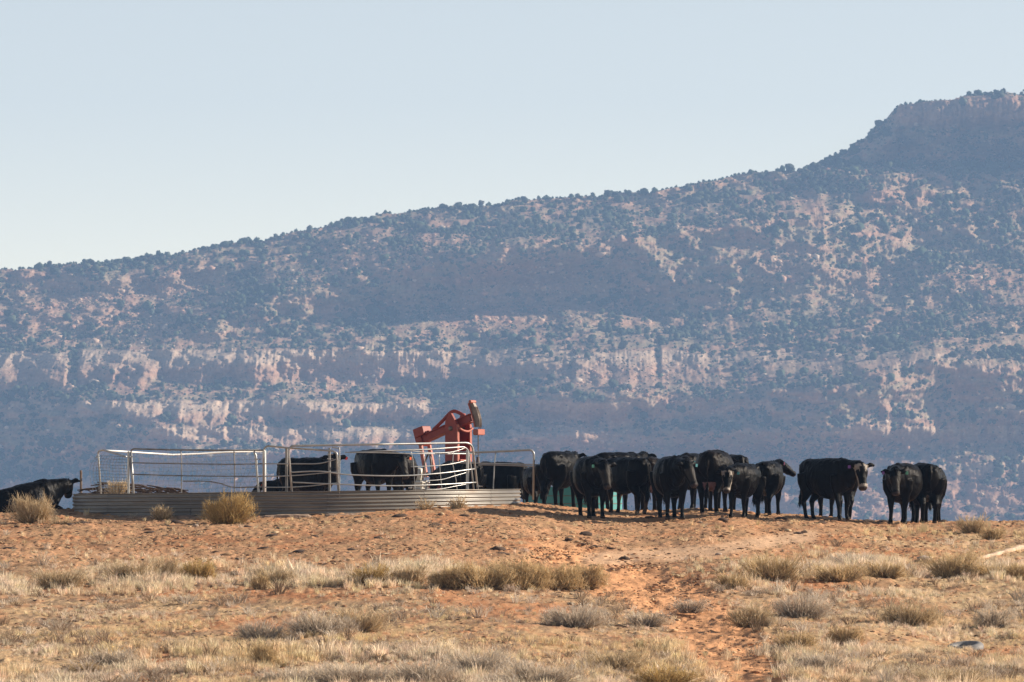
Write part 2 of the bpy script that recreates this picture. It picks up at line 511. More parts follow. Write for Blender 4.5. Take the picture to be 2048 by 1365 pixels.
for it in range(4):
    ztop = (HY-np.interp(hx/zt_d*F+CX, SK[:, 0], SK[:, 1]))/F*zt_d + (fbm(hx*.06, hx*0, 4, 8, .6)-.5)*5
    Zg = Zb + tt*(ztop[None, :]-Zb)
    P = HXg/dprev*F+CX; Q = HY-Zg/dprev*F
    Qw = Q + (fbm(P*.012, Q*.004, 5, 31, .6)-.5)*26 + P*0.0015
    cliff = np.zeros_like(P)
    for (qt, qb, rs) in LEDGES:
        mk = np.zeros_like(P)
        for (a, b, s) in rs:
            mk = np.maximum(mk, s*sstep(a-18, a+18, P)*(1-sstep(b-18, b+18, P)))
        br = fbm(P*.02, P*0+qt, 3, int(qt))                 # ledges break up along their length
        mk = mk*sstep(.24, .40, br+(mk-.6)*.35)
        band = sstep(qt-1.5, qt+1.5, Qw)*(1-sstep(qb-8, qb+5, Qw + (fbm(P*.05, P*0, 2, int(qb))-.5)*26))
        cliff = np.maximum(cliff, mk*band)
    M = np.clip(ell_mask(P+(fbm(P*.01, Q*.02, 3, 71)-.5)*70, Q+(fbm(P*.012, Q*.02, 3, 72)-.5)*36, SHADE), 0, 1.5)
    thin = sstep(.80, .90, ridged(P*.005+4, Qw*.040, 2, 55))*sstep(.42, .55, fbm(P*.010, Q*.03, 3, 56))
    cliff = np.maximum(cliff, .75*thin*sstep(330, 360, Q))
    treads = (np.mod(Qw*.105+fbm(P*.03, Q*.02, 2, 57)*1.5, 1) < .16)
    cot = (1.75 + (fbm(P*.004, Q*.02, 3, 12)-.5)*1.4)*(1-cliff) + (.10+1.3*treads)*cliff
    dz = np.gradient(Zg, axis=0)
    cref = 1.75
    Dp = D0 + np.cumsum(cref*dz, axis=0)
    dev = np.zeros_like(hx)
    DV = np.zeros_like(P)
    for i in range(NR):
        dev = dev*np.exp(-dz[i]/9.0) + (cot[i]-cref)*dz[i]
        DV[i] = dev
    Dp = Dp + DV
    # side slopes: flanks that fall away to the left lie in shade
    dX = np.gradient(hx)
    a = .88
    inside = (np.abs(hx) < 400)[None, :]
    g = np.where(inside, -a*M + .30*(1-np.clip(M, 0, 1)), 0)
    off = np.zeros_like(P); acc = np.zeros(NR)
    for q in range(len(hx)):
        acc = acc*math.exp(-dX[q]/150.0) + g[:, q]*dX[q]
        off[:, q] = acc
    # keep neighbouring rows together so that side slopes stay clean
    k = np.ones(15)/15
    off = np.apply_along_axis(lambda v: np.convolve(np.pad(v, 7, mode='edge'), k, 'valid'), 0, off)
    spur = (ridged(HXg*.012+Zg*.02+3, Zg*.016-HXg*.003, 3, 5)-.5)*-24
    butt = (ridged(HXg*.045-Zg*.02, Zg*.05+HXg*.008, 3, 15)-.5)*-11*(.7+.4*cliff)*(1-.85*sstep(345, 300, Q))
    blocky = np.floor(fbm(HXg*.13+.03*Zg, Zg*.13, 3, 26)*12)/12
    wx = HXg+9*fbm(HXg*.05, Zg*.08, 3, 27); wz = Zg+6*fbm(HXg*.06, Zg*.08, 3, 28)
    col_n = ((ridged(wx*.13, wz*.15, 4, 25)-.5)*-4.2 + (blocky-.5)*-7)*cliff
    rough = (fbm(HXg*.16, Zg*.30, 5, 35, .6)-.5)*9.0*(1-cliff*.6)
    setback = 75*sstep(350, 318, Q + (P-1850)*.02)*sstep(1590, 1665, P)
    Dd = Dp + off + spur + butt + col_n + rough + setback
    dprev = Dd; zt_d = Dd[-1]
hill_c = cliff; hill_P = HXg/Dd*F+CX; hill_Q = HY-Zg/Dd*F
# plateau rows behind the rim
pr = np.array([1.5, 4, 8, 14, 24, 40, 60, 85, 110])[:, None]
PlX = np.repeat(hx[None, :], len(pr), 0); PlD = Dd[-1][None, :] + pr*3
PlZ = Zg[-1][None, :] + .012*pr*3*0 + (fbm(PlX*.05, PlD*.05, 3, 4)-.5)*1.5 - pr*.01
AX = np.vstack([HXg, PlX]); AY = np.vstack([Dd, PlD]); AZ = np.vstack([Zg, PlZ])
c_talus = np.array([.32, .215, .15]); c_cream = np.array([.45, .345, .255]); c_redr = np.array([.34, .20, .14]); c_olive = np.array([.27, .235, .155])
cc = np.vstack([cliff, np.zeros_like(PlX)]); PP = AX/AY*F+CX; QQ = HY-AZ/AY*F
hc = c_talus[None, None, :]*np.ones(AX.shape+(1,))
bare = np.clip(ell_mask(PP+(fbm(PP*.02, QQ*.04, 3, 73)-.5)*60, QQ+(fbm(PP*.02, QQ*.04, 3, 74)-.5)*24, BARE), 0, 1)
hc = mixc(hc, c_olive, (1-bare)*sstep(.35, .65, fbm(PP*.05, QQ*.12, 4, 81))*.8)
hc = mixc(hc, c_redr*1.25, sstep(.5, .75, fbm(PP*.012, QQ*.05, 4, 82))*.6)
hc = mixc(hc, c_redr*1.2, sstep(900, 1000, QQ)*.6)
nn = fbm(PP*.03, QQ*.09, 4, 83)
crm = np.zeros_like(PP)
for (qt, qb, rs) in LEDGES[:4]:
    crm = np.maximum(crm, sstep(qt-6, qt, QQ)*(1-sstep(qt+6, (qt+qb)/2+14, QQ+(nn-.5)*40)))
hc = mixc(hc, c_redr, cc*.7)
hc = mixc(hc, c_cream, np.clip(cc*1.2, 0, 1)*np.clip(crm+.25*sstep(.5, .7, nn), 0, 1)*sstep(420, 520, QQ))
hc *= (.8+.4*fbm(PP*.15, QQ*.3, 3, 84))[..., None]
NYh, NXh = AX.shape
V = np.stack([AX, AY, AZ], -1).reshape(-1, 3)
ii = np.arange(NXh-1)[None, :] + np.arange(NYh-1)[:, None]*NXh
Fh = np.stack([ii, ii+1, ii+NXh+1, ii+NXh], -1).reshape(-1, 4)
hill = mesh_np('mesa_hillside', V, Fh, M_rock, col=hc.reshape(-1, 3))
tag(hill, kind='structure')

# ---- templates scattered over the hillside
def icos(sub):
    import bmesh
    bm = bmesh.new(); bmesh.ops.create_icosphere(bm, subdivisions=sub, radius=1.0)
    V = np.array([v.co[:] for v in bm.verts]); Fc = np.array([[v.index for v in f.verts] for f in bm.faces]); bm.free()
    return V, Fc
I1, I2 = icos(1), icos(2)
def juniper_template(seed, base=I2):
    r = np.random.default_rng(seed)
    Vs = []; Fs = []; n = 0
    for k in range(3):
        V, Fc = (base if k == 0 else I1)
        d = 1 + (r.random(len(V))-.5)*.55
        W = V*d[:, None]*np.array([1, 1, .9])
        sc = 1.0 if k == 0 else r.uniform(.45, .65)
        o = np.array([0, 0, .75]) if k == 0 else np.array([r.uniform(-.7, .7), r.uniform(-.7, .7), r.uniform(.5, 1.25)])
        Vs.append(W*sc+o); Fs.append(Fc+n); n += len(V)
    return np.vstack(Vs), np.vstack(Fs)

def scatter(name, temps, pos, scl, rot, cols, mat, which=None, smooth=False):
    """one mesh holding a template at every position"""
    Vs = []; Fs = []; Cs = []; n = 0
    which = rng.integers(0, len(temps), len(pos)) if which is None else which
    for t, (TV, TF) in enumerate(temps):
        idx = np.where(which == t)[0]
        if len(idx) == 0: continue
        c = np.cos(rot[idx])[:, None]; s = np.sin(rot[idx])[:, None]
        sc = scl[idx]
        x = TV[None, :, 0]*sc[:, [0]]; y = TV[None, :, 1]*sc[:, [1]]; z = TV[None, :, 2]*sc[:, [2]]
        W = np.stack([x*c-y*s, x*s+y*c, z], -1) + pos[idx][:, None, :]
        Fx = TF[None]+ (np.arange(len(idx))*len(TV))[:, None, None] + n
        Vs.append(W.reshape(-1, 3)); Fs.append(Fx.reshape(-1, TF.shape[1])); Cs.append(np.repeat(cols[idx], len(TV), 0))
        n += len(idx)*len(TV)
    return mesh_np(name, np.vstack(Vs), np.vstack(Fs), mat, col=np.vstack(Cs), smooth=smooth)

jt = [juniper_template(s) for s in range(3)] + [juniper_template(s, I1) for s in range(3, 9)]
# density per cell, weighted by true surface area
dens = np.clip(.95 - bare[:NR]*.85 - np.clip(cliff*1.3, 0, 1), .02, 1)
dens *= .22+1.25*sstep(.40, .58, fbm(hill_P*.016, hill_Q*.045, 4, 88, .6))
dens *= 1 + .5*sstep(890, 910, hill_Q)*(1-sstep(950, 975, hill_Q))
rowstep = (np.abs(np.gradient(Dd, axis=0)) + np.abs(np.gradient(Zg, axis=0)))*np.gradient(hx)[None, :]*(1-.75*sstep(340, 420, np.abs(HXg)))
pw = (dens*rowstep); pw[hill_Q > 1075] = 0; pw[Zg > ztop[None, :]-1.0] *= 2.0
pw = pw.ravel()/pw.sum()
NT = 36000
ids = rng.choice(pw.size, NT, replace=False, p=pw)
pos = np.stack([HXg.ravel()[ids], Dd.ravel()[ids], Zg.ravel()[ids]], -1) + rng.normal(0, .2, (NT, 3))*[1, 1, 0] - [0, 0, .3]
rad = np.clip(rng.lognormal(math.log(.90), .45, NT), .35, 2.5)
scl = np.stack([rad*rng.uniform(.85, 1.2, NT), rad*rng.uniform(.85, 1.2, NT), rad*rng.uniform(.85, 1.3, NT)], -1)
jc = np.array([[.066, .078, .052]])*rng.uniform(.6, 1.45, (NT, 1))*rng.uniform(.9, 1.1, (NT, 3))
tag(scatter('juniper_woodland', jt, pos, scl, rng.uniform(0, 6.28, NT), jc, M_juniper), 'dark green junipers scattered thickly over the hazy mesa slope', 'woodland', kind='stuff')
# scrub and rocks between them
pw2 = (.3+bare[:NR])*rowstep*(1-cliff*.3); pw2[hill_Q > 1075] = 0; pw2 = pw2.ravel()/pw2.sum()
def rock_template(seed):
    r = np.random.default_rng(seed); V, Fc = I1
    W = V*np.array([1, .8, .75]); 
    for _ in range(5):
        nrm = r.normal(size=3); nrm /= np.linalg.norm(nrm); d = r.uniform(.45, .75)
        t = W@nrm; W = W - np.clip(t-d, 0, None)[:, None]*nrm
    return W, Fc
rt = [rock_template(s) for s in range(6)]
NB = 17000
below = 0
for (qt, qb, rs) in LEDGES[:5]: below = np.maximum(below, sstep(qb-10, qb+2, hill_Q)*(1-sstep(qb+12, qb+48, hill_Q)))
mod = sstep(.42, .6, fbm(hill_P*.012, hill_Q*.04, 3, 99)).ravel()+.45+1.6*(below*sstep(.40, .55, fbm(hill_P*.01, hill_Q*.02, 3, 98))).ravel()
p3 = (pw2*mod); p3 /= p3.sum()
ids = rng.choice(p3.size, NB, replace=False, p=p3)
pos = np.stack([HXg.ravel()[ids], Dd.ravel()[ids], Zg.ravel()[ids]], -1)
rad = np.clip(rng.lognormal(math.log(.60), .60, NB), .3, 3.6)
scl = np.stack([rad*rng.uniform(.7, 1.5, NB), rad, rad*rng.uniform(.6, 1.2, NB)], -1)
pal = np.array([[.52, .38, .28], [.46, .29, .21], [.56, .45, .35], [.42, .25, .18]])
bc = pal[rng.integers(0, 4, NB)]*rng.uniform(.8, 1.15, (NB, 1))
big = np.argsort(-rad)[:40]
rest = np.setdiff1d(np.arange(NB), big)
tag(scatter('hillside_boulders', rt, pos[rest], scl[rest], rng.uniform(0, 6.28, len(rest)), bc[rest], M_rock), 'pale pink and cream boulders strewn over the mesa slope', 'boulders', kind='stuff')
rock_me = []
for t in range(6):
    o = mesh_np('boulder', rt[t][0], rt[t][1], M_rock, col=np.repeat(pal[[t % 4]], len(rt[t][0]), 0)); rock_me.append(o.data); bpy.data.objects.remove(o)
for k, i in enumerate(big):
    o = bpy.data.objects.new('boulder', rock_me[k % 6]); link(o)
    o.location = pos[i]; o.scale = scl[i]; o.rotation_euler = (0, 0, k*1.3)
    tag(o, 'large pale sandstone boulder lying among the junipers of the far slope', 'boulder', 'large boulders on the far slope')
NSC = 14000
ids = rng.choice(pw2.size, NSC, replace=False, p=pw2)
pos = np.stack([HXg.ravel()[ids], Dd.ravel()[ids], Zg.ravel()[ids]], -1)
rad = rng.uniform(.3, .8, NSC)
scl = np.stack([rad, rad, rad*.8], -1)
sc_c = np.array([[.12, .12, .075]])*rng.uniform(.6, 1.6, (NSC, 1))
tag(scatter('hillside_scrub', [juniper_template(20, I1), juniper_template(21, I1)], pos, scl, rng.uniform(0, 6, NSC), sc_c, M_juniper), 'low olive scrub between the junipers of the far slope', 'scrub', kind='stuff')
# skyline junipers, each one a tree
tm, km = [], []
for s in range(6):
    V, Fc = juniper_template(40+s)
    o = mesh_np('crown', V, Fc, M_juniper, col=np.repeat(np.array([[.055, .078, .042]])*(.7+.12*s), len(V), 0)); tm.append(o.data); bpy.data.objects.remove(o)
tk = MB().tube([(0, 0, -.3), (.05, 0, .35), (0, .04, .8)], [.13, .10, .06], 6).build('trunk', M_wood); trunk_me = tk.data; bpy.data.objects.remove(tk)
xs_t = []
x = -330.0
while x < 330:
    xs_t.append(x); x += random.uniform(1.3, 3.2)*(.45 if 180 < x < 236 else 1)
for k, x in enumerate(xs_t[:300]):
    j = int(np.argmin(np.abs(hx-x))); e = empty('juniper', (hx[j], Dd[-1, j]+random.uniform(0, 5), Zg[-1, j]-.7), random.uniform(0, 6),
              'dark juniper standing against the sky on the rim of the far slope', 'tree', 'junipers along the skyline')
    s = min(2.6, max(.6, random.lognormvariate(math.log(.9), .3)))
    e.scale = (s, s, s*random.uniform(.9, 1.3))
    o = bpy.data.objects.new('crown', tm[k % 6]); link(o, e)
    o = bpy.data.objects.new('trunk', trunk_me); link(o, e)

# ---------------------------------------------------------------- grass and low brush
def tuft_template(seed, n=26, spread=.45, curve=.35, w=.035, fork=0):
    r = np.random.default_rng(seed); V = []; Fc = []
    for k in range(n):
        a = r.uniform(0, 2*PI); rr = r.uniform(0, .28); lean = r.uniform(.02, spread)*(.4+rr*2.2)
        L = r.uniform(.55, 1.0)
        b = np.array([math.cos(a)*rr, math.sin(a)*rr, 0]); a2 = a + r.uniform(-.7, .7)
        d = np.array([math.cos(a2), math.sin(a2), 0])
        m = b + d*lean*.4*L + np.array([0, 0, L*.55]); t = b + d*(lean+curve*r.uniform(0, 1)*lean)*L + np.array([0, 0, L*r.uniform(.8, 1)])
        wa = r.uniform(0, PI); s = np.array([math.cos(wa), math.sin(wa), 0])*w*r.uniform(.6, 1.2)
        i = len(V); V += [b-s, b+s, m-s*.8, m+s*.8, t]
        Fc += [(i, i+1, i+3), (i, i+3, i+2), (i+2, i+3, i+4)]
        for q in range(fork):
            e = m + (t-m)*r.uniform(0, .8); dd = r.normal(size=3)*.5 + d*.4 + np.array([0, 0, .7]); dd /= np.linalg.norm(dd)
            i = len(V); V += [e-s*.6, e+s*.6, e+dd*r.uniform(.15, .38)]; Fc.append((i, i+1, i+2))
    return np.array(V), np.array(Fc)
gt = [tuft_template(s, 30, .55, w=.021) for s in range(6)] + [tuft_template(10+s, 24, .95, .5, .02) for s in range(3)]
bt = [tuft_template(30+s, 24, 1.0, .3, .024, 4) for s in range(5)]

def ground_pts(n, y0, y1, xr=12.5):
    Y = rng.uniform(y0, y1, n); X = rng.uniform(-1, 1, n)*(Y*1180/F+1.0)
    Z = gbase(X, Y) + gnoise(X, Y)
    return X, Y, Z

# straw-coloured grass: dense down the slope, in clumps, thin round the tank
X, Y, Z = ground_pts(95000, 107.0, 149.0)
px, py, trail, track, track2, dep, right, orange = ground_masks(X, Y, Z)
clump = sstep(.42, .56, fbm(X*.7, Y*.5, 4, 201))
stripe = np.clip(ell_mask(px, py, [(60,1175,120,16),(310,1160,170,28),(550,1158,120,22),(760,1160,130,22),(850,1150,60,20),(1550,1150,130,22),(1720,1140,120,20),(1950,1150,150,24),(1780,1110,200,16,.6)]), 0, 1)
pr_ = dep*(.12+.88*clump)*(1-trail)*(1-track)*(1-.85*orange) + stripe*.7*(.3+.7*clump) + right*.35*clump*(1-orange) + .012
pr_ = np.clip(pr_+.35*sstep(1280, 1310, py)*(1-orange), 0, 1)*(1-.96*trail)*(1-track)*(1-.35*sstep(1180, 1205, py)*(1-sstep(1265, 1320, py)))
keep = rng.random(len(X)) < np.clip(pr_, 0, 1)
X, Y, Z, py, px = X[keep], Y[keep], Z[keep], py[keep], px[keep]
n = len(X)
tall = fbm(X*.7+9, Y*.6, 3, 207)
stv = np.clip(ell_mask(px, py, [(60,1175,120,16),(310,1160,170,28),(550,1158,120,22),(760,1160,130,22),(850,1150,60,20),(1550,1150,130,22),(1720,1140,120,20),(1950,1150,150,24)]), 0, 1)
mid_ = np.clip(sstep(1180, 1205, py)*(1-sstep(1265, 1320, py)), 0, 1)
h = (.05+.12*sstep(.35, .65, tall)*(1-.6*mid_)+.13*stv)*rng.lognormal(0, .28, n)*(.75+.35*sstep(1180, 1300, py))
scl = np.stack([h*rng.uniform(.8, 1.4, n), h*rng.uniform(.8, 1.4, n), h], -1)
k1 = np.maximum(sstep(.35, .65, fbm(X*.45, Y*.45, 3, 211)), stv)[:, None]
gc = np.array([[.82, .65, .41]])*(1-k1) + np.array([[.84, .71, .54]])*k1
gc = gc*rng.uniform(.65, 1.15, (n, 1))*rng.uniform(.95, 1.05, (n, 3))
tag(scatter('dry_grass', gt, np.stack([X, Y, Z-.01], -1), scl, rng.uniform(0, 6, n), gc, M_plant), 'straw coloured dry grass covering the slope below the cattle', 'grass', kind='stuff')
# low grey-brown brush
X, Y, Z = ground_pts(16000, 107.0, 149.0)
px, py, trail, track, track2, dep, right, orange = ground_masks(X, Y, Z)
cl = .75*sstep(.46, .60, fbm(X*.6+50, Y*.45, 4, 220))
pr_ = (dep*(.02+.6*cl) + .20*sstep(1290, 1340, py)*cl + right*.15*cl + .006)*(1-trail)*(1-track)*(1-.8*orange)
keep = rng.random(len(X)) < pr_
X, Y, Z = X[keep], Y[keep], Z[keep]; n = len(X)
h = np.clip(rng.lognormal(math.log(.115), .42, n), .05, .34)
scl = np.stack([h*rng.uniform(1.0, 1.9, n), h*rng.uniform(1.0, 1.9, n), h], -1)
pal2 = np.array([[.40, .31, .23], [.52, .43, .34], [.28, .205, .14], [.72, .63, .52]])
gc = pal2[rng.integers(0, 4, n)]*rng.uniform(.7, 1.15, (n, 1))
tag(scatter('low_brush', bt, np.stack([X, Y, Z-.01], -1), scl, rng.uniform(0, 6, n), gc, M_plant), 'low grey brown brush scattered through the dry grass', 'brush', kind='stuff')
# crumbled soil, chips and straw litter
X, Y, Z = ground_pts(90000, 107.0, 152.5)
px, py, trail, track, track2, dep, right, orange = ground_masks(X, Y, Z)
keep = rng.random(len(X)) < (.22+.6*sstep(.45, .65, fbm(X*1.2, Y*.8, 3, 230)))*(1-.6*dep)*(1-.7*track)
X, Y, Z = X[keep], Y[keep], Z[keep]; n = len(X)
h = rng.lognormal(math.log(.017), .5, n)
scl = np.stack([h*rng.uniform(1, 2.4, n), h*rng.uniform(1, 2, n), h*rng.uniform(.5, 1, n)], -1)
pal3 = np.array([[.42, .22, .12], [.30, .17, .10], [.16, .10, .065], [.48, .31, .18], [.50, .38, .24]])
gc = pal3[rng.integers(0, 5, n)]*rng.uniform(.7, 1.2, (n, 1))
tag(scatter('soil_crumbs', rt, np.stack([X, Y, Z+.004], -1), scl, rng.uniform(0, 6, n), gc, M_ground), 'crumbs of red soil and chips of litter on the bare ground', 'soil crumbs', kind='stuff')

# ---------------------------------------------------------------- individual shrubs
def shrub(px, py, wpx, hpx, name, label, cat='shrub', c1=(.56,.43,.22), c2=(.34,.24,.12), n=520, group=None, seed=0, Y=None, sparse=1.0, blade=.0075):
    Y = solveY(px, py) if Y is None else Y
    p = world_at(px, Y)
    W = wpx/F*Y/2; H = hpx/F*Y*1.22
    r = np.random.default_rng(1000+seed)
    V = []; Fc = []; C = []
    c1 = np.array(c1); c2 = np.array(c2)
    nst = int(n*sparse)
    lobes = [((q-2.5)/3.4+r.uniform(-.12, .12), r.uniform(-.5, .5), r.uniform(.62, 1.08)) for q in range(6)]
    for k in range(nst):
        lo = lobes[k % 6]
        a = r.uniform(0, 2*PI); el = math.acos(r.uniform(.0, 1.0)**.8)     # from the vertical
        L = r.uniform(.72, 1.0)*lo[2]
        tip = np.array([math.sin(el)*math.cos(a)*W*.55*L + lo[0]*W*.95, (math.sin(el)*math.sin(a)*.55*L+lo[1]*.8)*W*.7, max(math.cos(el)*H*L, .03*H)])
        base = np.array([tip[0]*.35+r.normal()*.05*W, tip[1]*.35+r.normal()*.05*W, -.02])
        mid = base*.45 + tip*.55 + np.array([0, 0, H*.10*r.uniform(-.2, 1)])
        wa = r.uniform(0, PI); s = np.array([math.cos(wa), math.sin(wa), 0])*blade
        i = len(V); V += [base-s, base+s, mid-s*.8, mid+s*.8, tip]
        Fc += [(i, i+1, i+3), (i, i+3, i+2), (i+2, i+3, i+4)]
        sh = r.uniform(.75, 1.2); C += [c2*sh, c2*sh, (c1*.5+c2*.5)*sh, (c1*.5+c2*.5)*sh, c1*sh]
        for q in range(4):
            t = r.uniform(.3, 1); e = mid+(tip-mid)*t; d = r.normal(size=3)*.6+(tip-base)/np.linalg.norm(tip-base)*.8; d /= np.linalg.norm(d)
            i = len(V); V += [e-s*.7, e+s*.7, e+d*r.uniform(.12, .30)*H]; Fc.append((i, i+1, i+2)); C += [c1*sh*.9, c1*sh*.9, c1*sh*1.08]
    V = np.array(V); V[:, 2] = np.maximum(V[:, 2], -.03)
    o = mesh_np(name, V, np.array(Fc), M_plant, col=np.array(C))
    o.location = p; tag(o, label, cat, group); return o

OL = ((.66,.51,.30), (.20,.14,.08))     # olive brown brush
GR = ((.68,.59,.48), (.36,.29,.22))      # grey sage
PL = ((.66,.53,.35), (.40,.29,.16))      # pale straw
YL = ((.60,.44,.20), (.36,.24,.10))
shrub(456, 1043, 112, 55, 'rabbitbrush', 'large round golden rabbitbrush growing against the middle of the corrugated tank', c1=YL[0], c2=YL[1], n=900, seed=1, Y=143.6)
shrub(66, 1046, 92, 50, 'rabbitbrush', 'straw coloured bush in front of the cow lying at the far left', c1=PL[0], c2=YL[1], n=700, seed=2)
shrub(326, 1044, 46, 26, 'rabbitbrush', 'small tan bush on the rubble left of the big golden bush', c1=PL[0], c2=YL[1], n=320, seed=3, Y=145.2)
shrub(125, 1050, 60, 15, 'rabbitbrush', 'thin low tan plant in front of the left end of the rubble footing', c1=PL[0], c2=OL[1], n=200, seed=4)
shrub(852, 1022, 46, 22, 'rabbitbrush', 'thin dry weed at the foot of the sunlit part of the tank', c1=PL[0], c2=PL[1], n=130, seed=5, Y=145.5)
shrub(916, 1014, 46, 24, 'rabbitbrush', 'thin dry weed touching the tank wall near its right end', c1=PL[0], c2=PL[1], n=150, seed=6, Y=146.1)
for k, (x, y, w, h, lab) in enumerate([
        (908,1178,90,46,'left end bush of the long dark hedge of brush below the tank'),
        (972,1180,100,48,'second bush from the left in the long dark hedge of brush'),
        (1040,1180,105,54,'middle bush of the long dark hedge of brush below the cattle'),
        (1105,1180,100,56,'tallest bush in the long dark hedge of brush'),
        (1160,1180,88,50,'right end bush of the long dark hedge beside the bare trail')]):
    shrub(x, y, w*1.3, h*(.86+.1*(k % 3)), 'brush_bush', lab, c1=OL[0], c2=(.15, .105, .06), n=1100, group='bushes in the long dark hedge', seed=20+k)  # brown stems, darkened further for the shade low in the hedge
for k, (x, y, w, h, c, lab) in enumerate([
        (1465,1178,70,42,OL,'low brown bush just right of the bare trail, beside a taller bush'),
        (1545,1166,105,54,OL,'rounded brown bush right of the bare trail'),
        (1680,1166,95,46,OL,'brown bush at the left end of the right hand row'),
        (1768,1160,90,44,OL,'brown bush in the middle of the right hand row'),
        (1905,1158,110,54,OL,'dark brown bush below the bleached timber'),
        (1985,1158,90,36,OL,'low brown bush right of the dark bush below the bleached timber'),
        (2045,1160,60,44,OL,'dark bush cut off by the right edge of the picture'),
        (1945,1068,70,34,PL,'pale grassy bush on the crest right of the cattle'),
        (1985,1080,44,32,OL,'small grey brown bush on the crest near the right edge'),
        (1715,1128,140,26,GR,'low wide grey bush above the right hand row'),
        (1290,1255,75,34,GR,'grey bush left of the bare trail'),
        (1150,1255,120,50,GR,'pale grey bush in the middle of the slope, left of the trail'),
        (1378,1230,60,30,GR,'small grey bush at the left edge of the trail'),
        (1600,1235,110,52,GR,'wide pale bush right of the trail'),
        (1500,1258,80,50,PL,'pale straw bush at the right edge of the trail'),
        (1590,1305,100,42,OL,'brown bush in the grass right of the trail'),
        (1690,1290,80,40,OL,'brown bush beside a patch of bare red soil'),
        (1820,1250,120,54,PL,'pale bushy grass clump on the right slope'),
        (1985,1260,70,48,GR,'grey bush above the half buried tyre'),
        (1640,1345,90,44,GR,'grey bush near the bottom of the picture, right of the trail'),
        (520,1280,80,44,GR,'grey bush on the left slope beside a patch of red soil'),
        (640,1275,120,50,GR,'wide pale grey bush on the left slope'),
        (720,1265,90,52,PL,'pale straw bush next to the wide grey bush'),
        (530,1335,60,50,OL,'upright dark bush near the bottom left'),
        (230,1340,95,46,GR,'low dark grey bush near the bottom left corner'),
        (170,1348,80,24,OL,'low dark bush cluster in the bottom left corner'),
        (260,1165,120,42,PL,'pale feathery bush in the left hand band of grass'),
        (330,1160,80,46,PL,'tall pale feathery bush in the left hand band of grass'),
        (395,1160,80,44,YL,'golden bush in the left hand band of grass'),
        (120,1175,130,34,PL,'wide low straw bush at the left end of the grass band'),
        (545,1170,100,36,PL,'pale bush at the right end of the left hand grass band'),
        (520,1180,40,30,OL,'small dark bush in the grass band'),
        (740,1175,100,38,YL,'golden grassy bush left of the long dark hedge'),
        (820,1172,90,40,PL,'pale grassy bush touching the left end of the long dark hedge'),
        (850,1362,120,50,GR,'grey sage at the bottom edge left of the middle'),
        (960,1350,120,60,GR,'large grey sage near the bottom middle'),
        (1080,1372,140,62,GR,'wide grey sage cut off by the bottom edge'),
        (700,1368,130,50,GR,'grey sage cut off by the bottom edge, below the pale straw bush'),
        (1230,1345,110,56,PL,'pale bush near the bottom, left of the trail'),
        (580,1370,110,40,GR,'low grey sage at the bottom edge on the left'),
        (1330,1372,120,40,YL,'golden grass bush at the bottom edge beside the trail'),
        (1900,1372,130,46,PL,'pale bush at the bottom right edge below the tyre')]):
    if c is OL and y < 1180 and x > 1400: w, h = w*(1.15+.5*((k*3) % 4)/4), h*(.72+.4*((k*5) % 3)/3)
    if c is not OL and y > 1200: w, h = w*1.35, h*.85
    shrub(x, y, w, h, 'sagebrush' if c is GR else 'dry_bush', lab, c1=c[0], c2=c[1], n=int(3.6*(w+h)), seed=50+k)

# ---------------------------------------------------------------- dung piles, stones
def lump(seed, n=9):
    V, Fc = I2
    d = .45+1.1*fbm(V[:, 0]*3+seed*7, V[:, 1]*3+V[:, 2]*2, 3, seed)
    W = V*d[:, None]; W[:, 2] = np.maximum(W[:, 2], -.15)
    return W, Fc
dm = []
for s in range(4):
    V, Fc = lump(s); o = mesh_np('dung_pile', V, Fc, M_dung, smooth=True); dm.append(o.data); bpy.data.objects.remove(o)
spots = [(560,1059,16),(600,1107,20),(757,1082,20),(700,1103,16),(995,1104,26),(1005,1112,22),(1138,1083,16),(1170,1069,22),(1165,1092,14),(1192,1095,12),(1335,1052,14),
         (1412,1056,10),(1608,1066,12),(1598,1068,16),(928,1032,16),(1186,1134,14),(800,1034,24),(735,1037,14),(715,1035,12),(355,1046,22),(300,1063,18),(165,1048,24),(140,1052,16),
         (495,1054,14),(545,1075,18),(530,1096,22),(660,1104,12),(1250,1118,18),(1225,1098,10),(870,1053,18),(1360,1040,18),(1300,1037,16),(1445,1042,18),(1640,1046,20),(1560,1040,22),
         (1735,1043,26),(1768,1045,20),(1885,1044,18),(20,1098,22),(430,1074,12),(480,1118,18),(1455,1121,16),(630,1075,12),(905,1048,12)]
for k, (x, y, w) in enumerate(spots):
    Y = solveY(x, y); p = world_at(x, Y); o = bpy.data.objects.new('dung_pile', dm[k % 4]); link(o)
    a = w/F*Y/2*1.15
    o.location = p; o.scale = (a, a*1.1, a*(.32+.3*((k*7)%5)/5)); o.rotation_euler = (0, 0, k*1.7)
    tag(o, 'dark dried dung pile on the bare orange ground around the tank and cattle', 'dung', 'dung piles on the bare ground')
sm = []
for s in range(3):
    V, Fc = rt[s]; o = mesh_np('stone', V, Fc, M_conc); sm.append(o.data); bpy.data.objects.remove(o)
for k, (x, y, w, lab) in enumerate([(1028,1111,8,'small white stone on the orange ground above the long dark hedge'),
                               (1848,1122,34,'pale stone block left of the bleached timber'),(1438,1105,16,'pale stone on the light wheel track'),(1400,1045,9,'small pale stone near the feet of the cattle'),
                               (1656,1284,10,'small pale stone on bare soil between brown bushes'),(392,1052,14,'grey stone in front of the big golden bush')]):
    Y = solveY(x, y); p = world_at(x, Y); o = bpy.data.objects.new('stone', sm[k % 3]); link(o)
    a = w/F*Y/2; o.location = p + Vector((0, 0, a*.2)); o.scale = (a*1.2, a, a*.7); tag(o, lab, 'stone')

